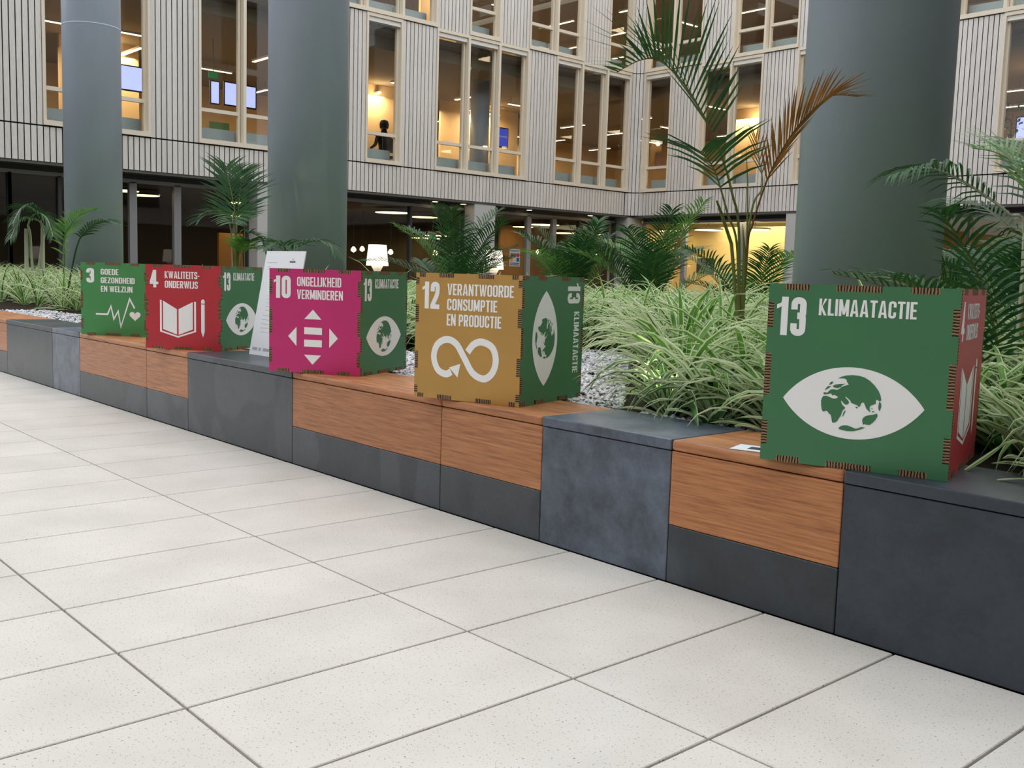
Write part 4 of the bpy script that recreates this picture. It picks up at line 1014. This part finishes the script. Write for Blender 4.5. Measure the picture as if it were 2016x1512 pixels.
p = PX(420, 148, -24.4); r_ = empty('exit_sign', p); tag(r_, 'small lit green exit sign above the narrow screen', 'sign')
MB().box(p.x - .03, p.y - .12, p.z - .07, p.x, p.y + .12, p.z + .07).build('sign_face', 'exit_glow', r_); MB().tube([(p.x - .015, p.y, p.z + .07), (p.x - .015, p.y, 6.62)], .008, 6).build('rod', 'dark_frame', r_)
p = PX(852, 467, -25.0); r_ = empty('exit_sign', p); tag(r_, 'small lit green exit sign in the dark lounge', 'sign')
MB().box(p.x - .03, p.y - .12, p.z - .07, p.x, p.y + .12, p.z + .07).build('sign_face', 'exit_glow', r_); MB().tube([(p.x - .015, p.y, p.z + .07), (p.x - .015, p.y, 2.76)], .008, 6).build('rod', 'dark_frame', r_)
# interior column behind triple window
pc = PX(945, 220, -23.4); o = empty('inner_column', (pc.x, pc.y, 3.45)); tag(o, 'pale grey round column inside the office behind the triple window', 'column')
MB().lathe([(0.28, 3.45), (0.28, 6.62)], pc.x, pc.y, 40).build('shaft', 'column_paint', o, smooth=True)
# poster on the lounge glass
pp = PX(1014, 508, GX + 0.02); r_ = empty('poster', pp); tag(r_, 'small white poster with coloured squares taped on the lounge glass', 'poster')
def onglass(name, y0, z0, y1, z1, d, mat): MB().box(GX + 0.001, pp.y + y0, pp.z + z0, GX + 0.006 + d, pp.y + y1, pp.z + z1).build(name, mat, r_)
onglass('sheet', -0.2, -0.24, 0.2, 0.26, 0, 'convector')
for y0, z0, mt in ((-.17, .03, 'ink_green'), (-.05, .03, 'ink_red'), (.07, .03, 'ink_red'), (-.17, -.10, 'ink_orange'), (.07, -.10, 'ink_blue')): onglass('square', y0, z0, y0 + .10, z0 + .11, 0.002, mt)
for z0 in (0.19, -.16, -.21): onglass('text_line', -.17, z0, .17, z0 + .025, 0.002, 'ink_blue')
# red alarm box and pictures on the lobby wall
pr = PY(1333, 476, 26.6); r_ = empty('fire_hose_sign', pr); tag(r_, 'red square fire sign with white mark on the lobby wall', 'sign')
MB().box(pr.x - .16, 26.56, pr.z - .16, pr.x + .16, 26.6, pr.z + .16).build('plate', 'ink_red', r_); MB().box(pr.x - .08, 26.555, pr.z - .03, pr.x + .02, 26.56, pr.z + .09).build('mark', 'paper', r_); MB().box(pr.x + .02, 26.555, pr.z - .09, pr.x + .07, 26.56, pr.z - .02).build('mark', 'paper', r_)
for px in (1381, 1397):
    p = PY(px, 523, 26.6); r_ = empty('framed_picture', p); tag(r_, 'dark framed picture hanging low on the bright lobby wall', 'picture', 'pictures in the lobby')
    MB().box(p.x - .17, 26.56, p.z - .24, p.x + .17, 26.6, p.z + .24).build('frame', 'dark_frame', r_); MB().box(p.x - .15, 26.555, p.z - .22, p.x + .15, 26.56, p.z + .22).build('image', 'ink_dark', r_)
# potted plant at the right office window
pq = PY(1988, 270, 25.3); z0 = 3.45; r_ = empty('potted_plant', (pq.x, pq.y, z0)); tag(r_, 'dark leafy office plant in a pale tall pot', 'plant')
MB().lathe([(0.20, z0), (0.27, z0 + 0.95), (0.24, z0 + 0.95), (0.23, z0 + .88), (0.0, z0 + .88)], pq.x, pq.y, 24, cap=False).build('pot', 'white_plastic', r_, smooth=True)
q = MB()
for i in range(160):
    a, b_, rr_ = rp.uniform(0, 6.28), rp.uniform(0.1, 1.1), rp.uniform(.1, .38)
    c_ = Vector((pq.x + rr_ * math.cos(a), pq.y + rr_ * math.sin(a), z0 + 0.9 + b_))
    u_ = Vector((rp.uniform(-1, 1), rp.uniform(-1, 1), rp.uniform(-1, .4))).normalized(); s_ = u_.cross(Vector((0, 0, 1))).normalized()
    q.add([c_, c_ + u_ * .07 + s_ * .03, c_ + u_ * .14, c_ + u_ * .07 - s_ * .03], [(0, 1, 2, 3)])
q.build('foliage', 'palm_green', r_); MB().tube([(pq.x, pq.y, z0 + .85), (pq.x + .03, pq.y, z0 + 1.9)], [.02, .008], 6).build('stem', 'palm_brown', r_)

# ---- seated person seen through the single window
hp = PX(757, 247, -22.9)          # centre of the head
def skin_body(name, joints, edges, mats, parent, sub=2):
    me = bpy.data.meshes.new(name); me.from_pydata([j[0] for j in joints], edges, [])
    o = link(name, me, parent)
    md = o.modifiers.new('skin', 'SKIN'); o.modifiers.new('sub', 'SUBSURF').levels = sub
    o.modifiers['sub'].render_levels = sub
    for i, j in enumerate(joints):
        sv = me.skin_vertices[0].data[i]; sv.radius = (j[1], j[2] if len(j) > 2 else j[1]); sv.use_root = (i == 0)
    me.materials.append(M[mats]); return o
seat_z = hp.z - 0.78
pr_ = empty('person', (hp.x, hp.y, 3.45)); tag(pr_, 'person in dark clothes with short dark hair seated at the office window', 'person')
def J(dx, dy, dz, *r): return ((dx, dy, seat_z - 3.45 + dz),) + r
# faces into the room (-x), back towards the window
jt = [J(0, 0, 0.08, .15, .12), J(0, 0, 0.28, .15, .11), J(-.02, 0, 0.48, .17, .11), J(-.02, 0, 0.60, .10, .08), J(-.02, 0, 0.67, .07), J(-.03, 0, 0.78, .085, .10), J(-.03, 0, 0.86, .07, .08),
      J(-.02, .19, 0.52, .06), J(-.06, .24, 0.26, .047), J(-.30, .20, 0.20, .035), J(-.38, .18, 0.20, .03), J(-.02, -.19, 0.52, .06), J(-.06, -.24, 0.26, .047), J(-.30, -.20, 0.20, .035), J(-.38, -.18, 0.20, .03),
      J(-.03, .10, 0.06, .09), J(-.45, .11, 0.05, .065), J(-.45, .11, -.38, .045), J(-.56, .11, -.42, .04), J(-.03, -.10, 0.06, .09), J(-.45, -.11, 0.05, .065), J(-.45, -.11, -.38, .045), J(-.56, -.11, -.42, .04)]
ed = [(0, 1), (1, 2), (2, 3), (3, 4), (4, 5), (5, 6), (2, 7), (7, 8), (8, 9), (9, 10), (2, 11), (11, 12), (12, 13), (13, 14), (0, 15), (15, 16), (16, 17), (17, 18), (0, 19), (19, 20), (20, 21), (21, 22)]
skin_body('body', jt, ed, 'shirt_dark', pr_)
def rel(b): return b
q = MB(); q.lathe([(0.0, -.13), (.06, -.11), (.095, -.02), (.10, .05), (.075, .11), (0.0, .135)], 0, 0, 18, cap=False)
hd = link('head', q.mesh('head', 'skin', smooth=True), pr_, (-.035, 0, seat_z - 3.45 + .77)); hd.scale = (1.15, 1.1, 1.1)
q = MB(); q.lathe([(.097, -.06), (.108, 0), (.11, .05), (.085, .12), (0.0, .147)], 0, 0, 18, cap=False)
hr = link('hair', q.mesh('hair', 'hair_dark', smooth=True), pr_, (-.015, 0, seat_z - 3.45 + .77)); hr.scale = (1.18, 1.13, 1.1)
ch = empty('office_chair', (hp.x, hp.y, 3.45)); tag(ch, 'black office chair under the seated person', 'chair')
zz = seat_z
MB().box(hp.x - .25, hp.y - .24, zz - .09, hp.x + .2, hp.y + .24, zz - .03).build('seat', 'black_plastic', ch)
MB().box(hp.x + .22, hp.y - .22, zz + .05, hp.x + .26, hp.y + .22, zz + .42).build('backrest', 'black_plastic', ch)
MB().lathe([(.03, 3.5), (.03, zz - .09)], hp.x, hp.y, 10).build('gas_column', 'steel_frame', ch)
for i in range(5):
    a = i * 1.2566; MB().tube([(hp.x, hp.y, 3.52), (hp.x + .3 * math.cos(a), hp.y + .3 * math.sin(a), 3.475)], [.02, .018], 6).build('leg', 'black_plastic', ch)

# green chair behind the double window, armchair in the lounge, soffit lights
def side_chair(c, sz, mat, lab):
    r_ = empty('side_chair', c); tag(r_, lab, 'chair')
    x_, y_, z_ = c
    MB().box(x_ - .24, y_ - .25, z_ + .42, x_ + .24, y_ + .25, z_ + .48).build('seat', mat, r_)
    MB().box(x_ - .26, y_ - .25, z_ + .50, x_ - .21, y_ + .25, z_ + sz).build('backrest', mat, r_)
    for dx in (-.22, .22):
        for dy in (-.23, .23): MB().tube([(x_ + dx, y_ + dy, z_), (x_ + dx, y_ + dy, z_ + .42)], .012, 6).build('leg', 'black_plastic', r_)
    for dy in (-.27, .27): MB().tube([(x_ - .22, y_ + dy, z_ + .46), (x_ - .22, y_ + dy, z_ + .66), (x_ + .2, y_ + dy, z_ + .66), (x_ + .2, y_ + dy, z_ + .44)], .012, 6).build('armrest', 'black_plastic', r_)
pm('chair_green', (120, 150, 90), 0.8, 0.2)
p = PX(440, 240, -22.9); side_chair((p.x, p.y, 3.45), 0.95, 'chair_green', 'green backed office chair below the pale screens')
p = PX(308, 490, -23.6); r_ = empty('armchair', (p.x, p.y, 0.02)); tag(r_, 'dark lounge armchair behind the glass doors', 'armchair')
for nm, b_ in (('seat', (-.4, -.4, .15, .4, .4, .45)), ('backrest', (-.45, -.42, .15, -.28, .42, .95)), ('armrest', (-.4, -.5, .1, .4, -.38, .65)), ('armrest', (-.4, .38, .1, .4, .5, .65)), ('plinth', (-.35, -.4, 0, .35, .4, .15))):
    bevel(MB().box(p.x + b_[0], p.y + b_[1], .02 + b_[2], p.x + b_[3], p.y + b_[4], .02 + b_[5]).build(nm, 'black_plastic', r_), 0.03, 2)
for px, py in ((857, 394), (912, 402), (1042, 414), (1162, 424)):
    q_ = PX(px, py, XL - 0.25); r_ = empty('soffit_light', (q_.x, q_.y, ZC - 0.08)); tag(r_, 'small round downlight set under the striped cladding', 'ceiling light', 'soffit downlights')
    MB().lathe([(.09, ZC - .085), (.09, ZC - .06)], q_.x, q_.y, 16).build('ring', 'white_plastic', r_); MB().lathe([(.075, ZC - .088), (.075, ZC - .085)], q_.x, q_.y, 16).build('diffuser', 'strip_glow', r_)
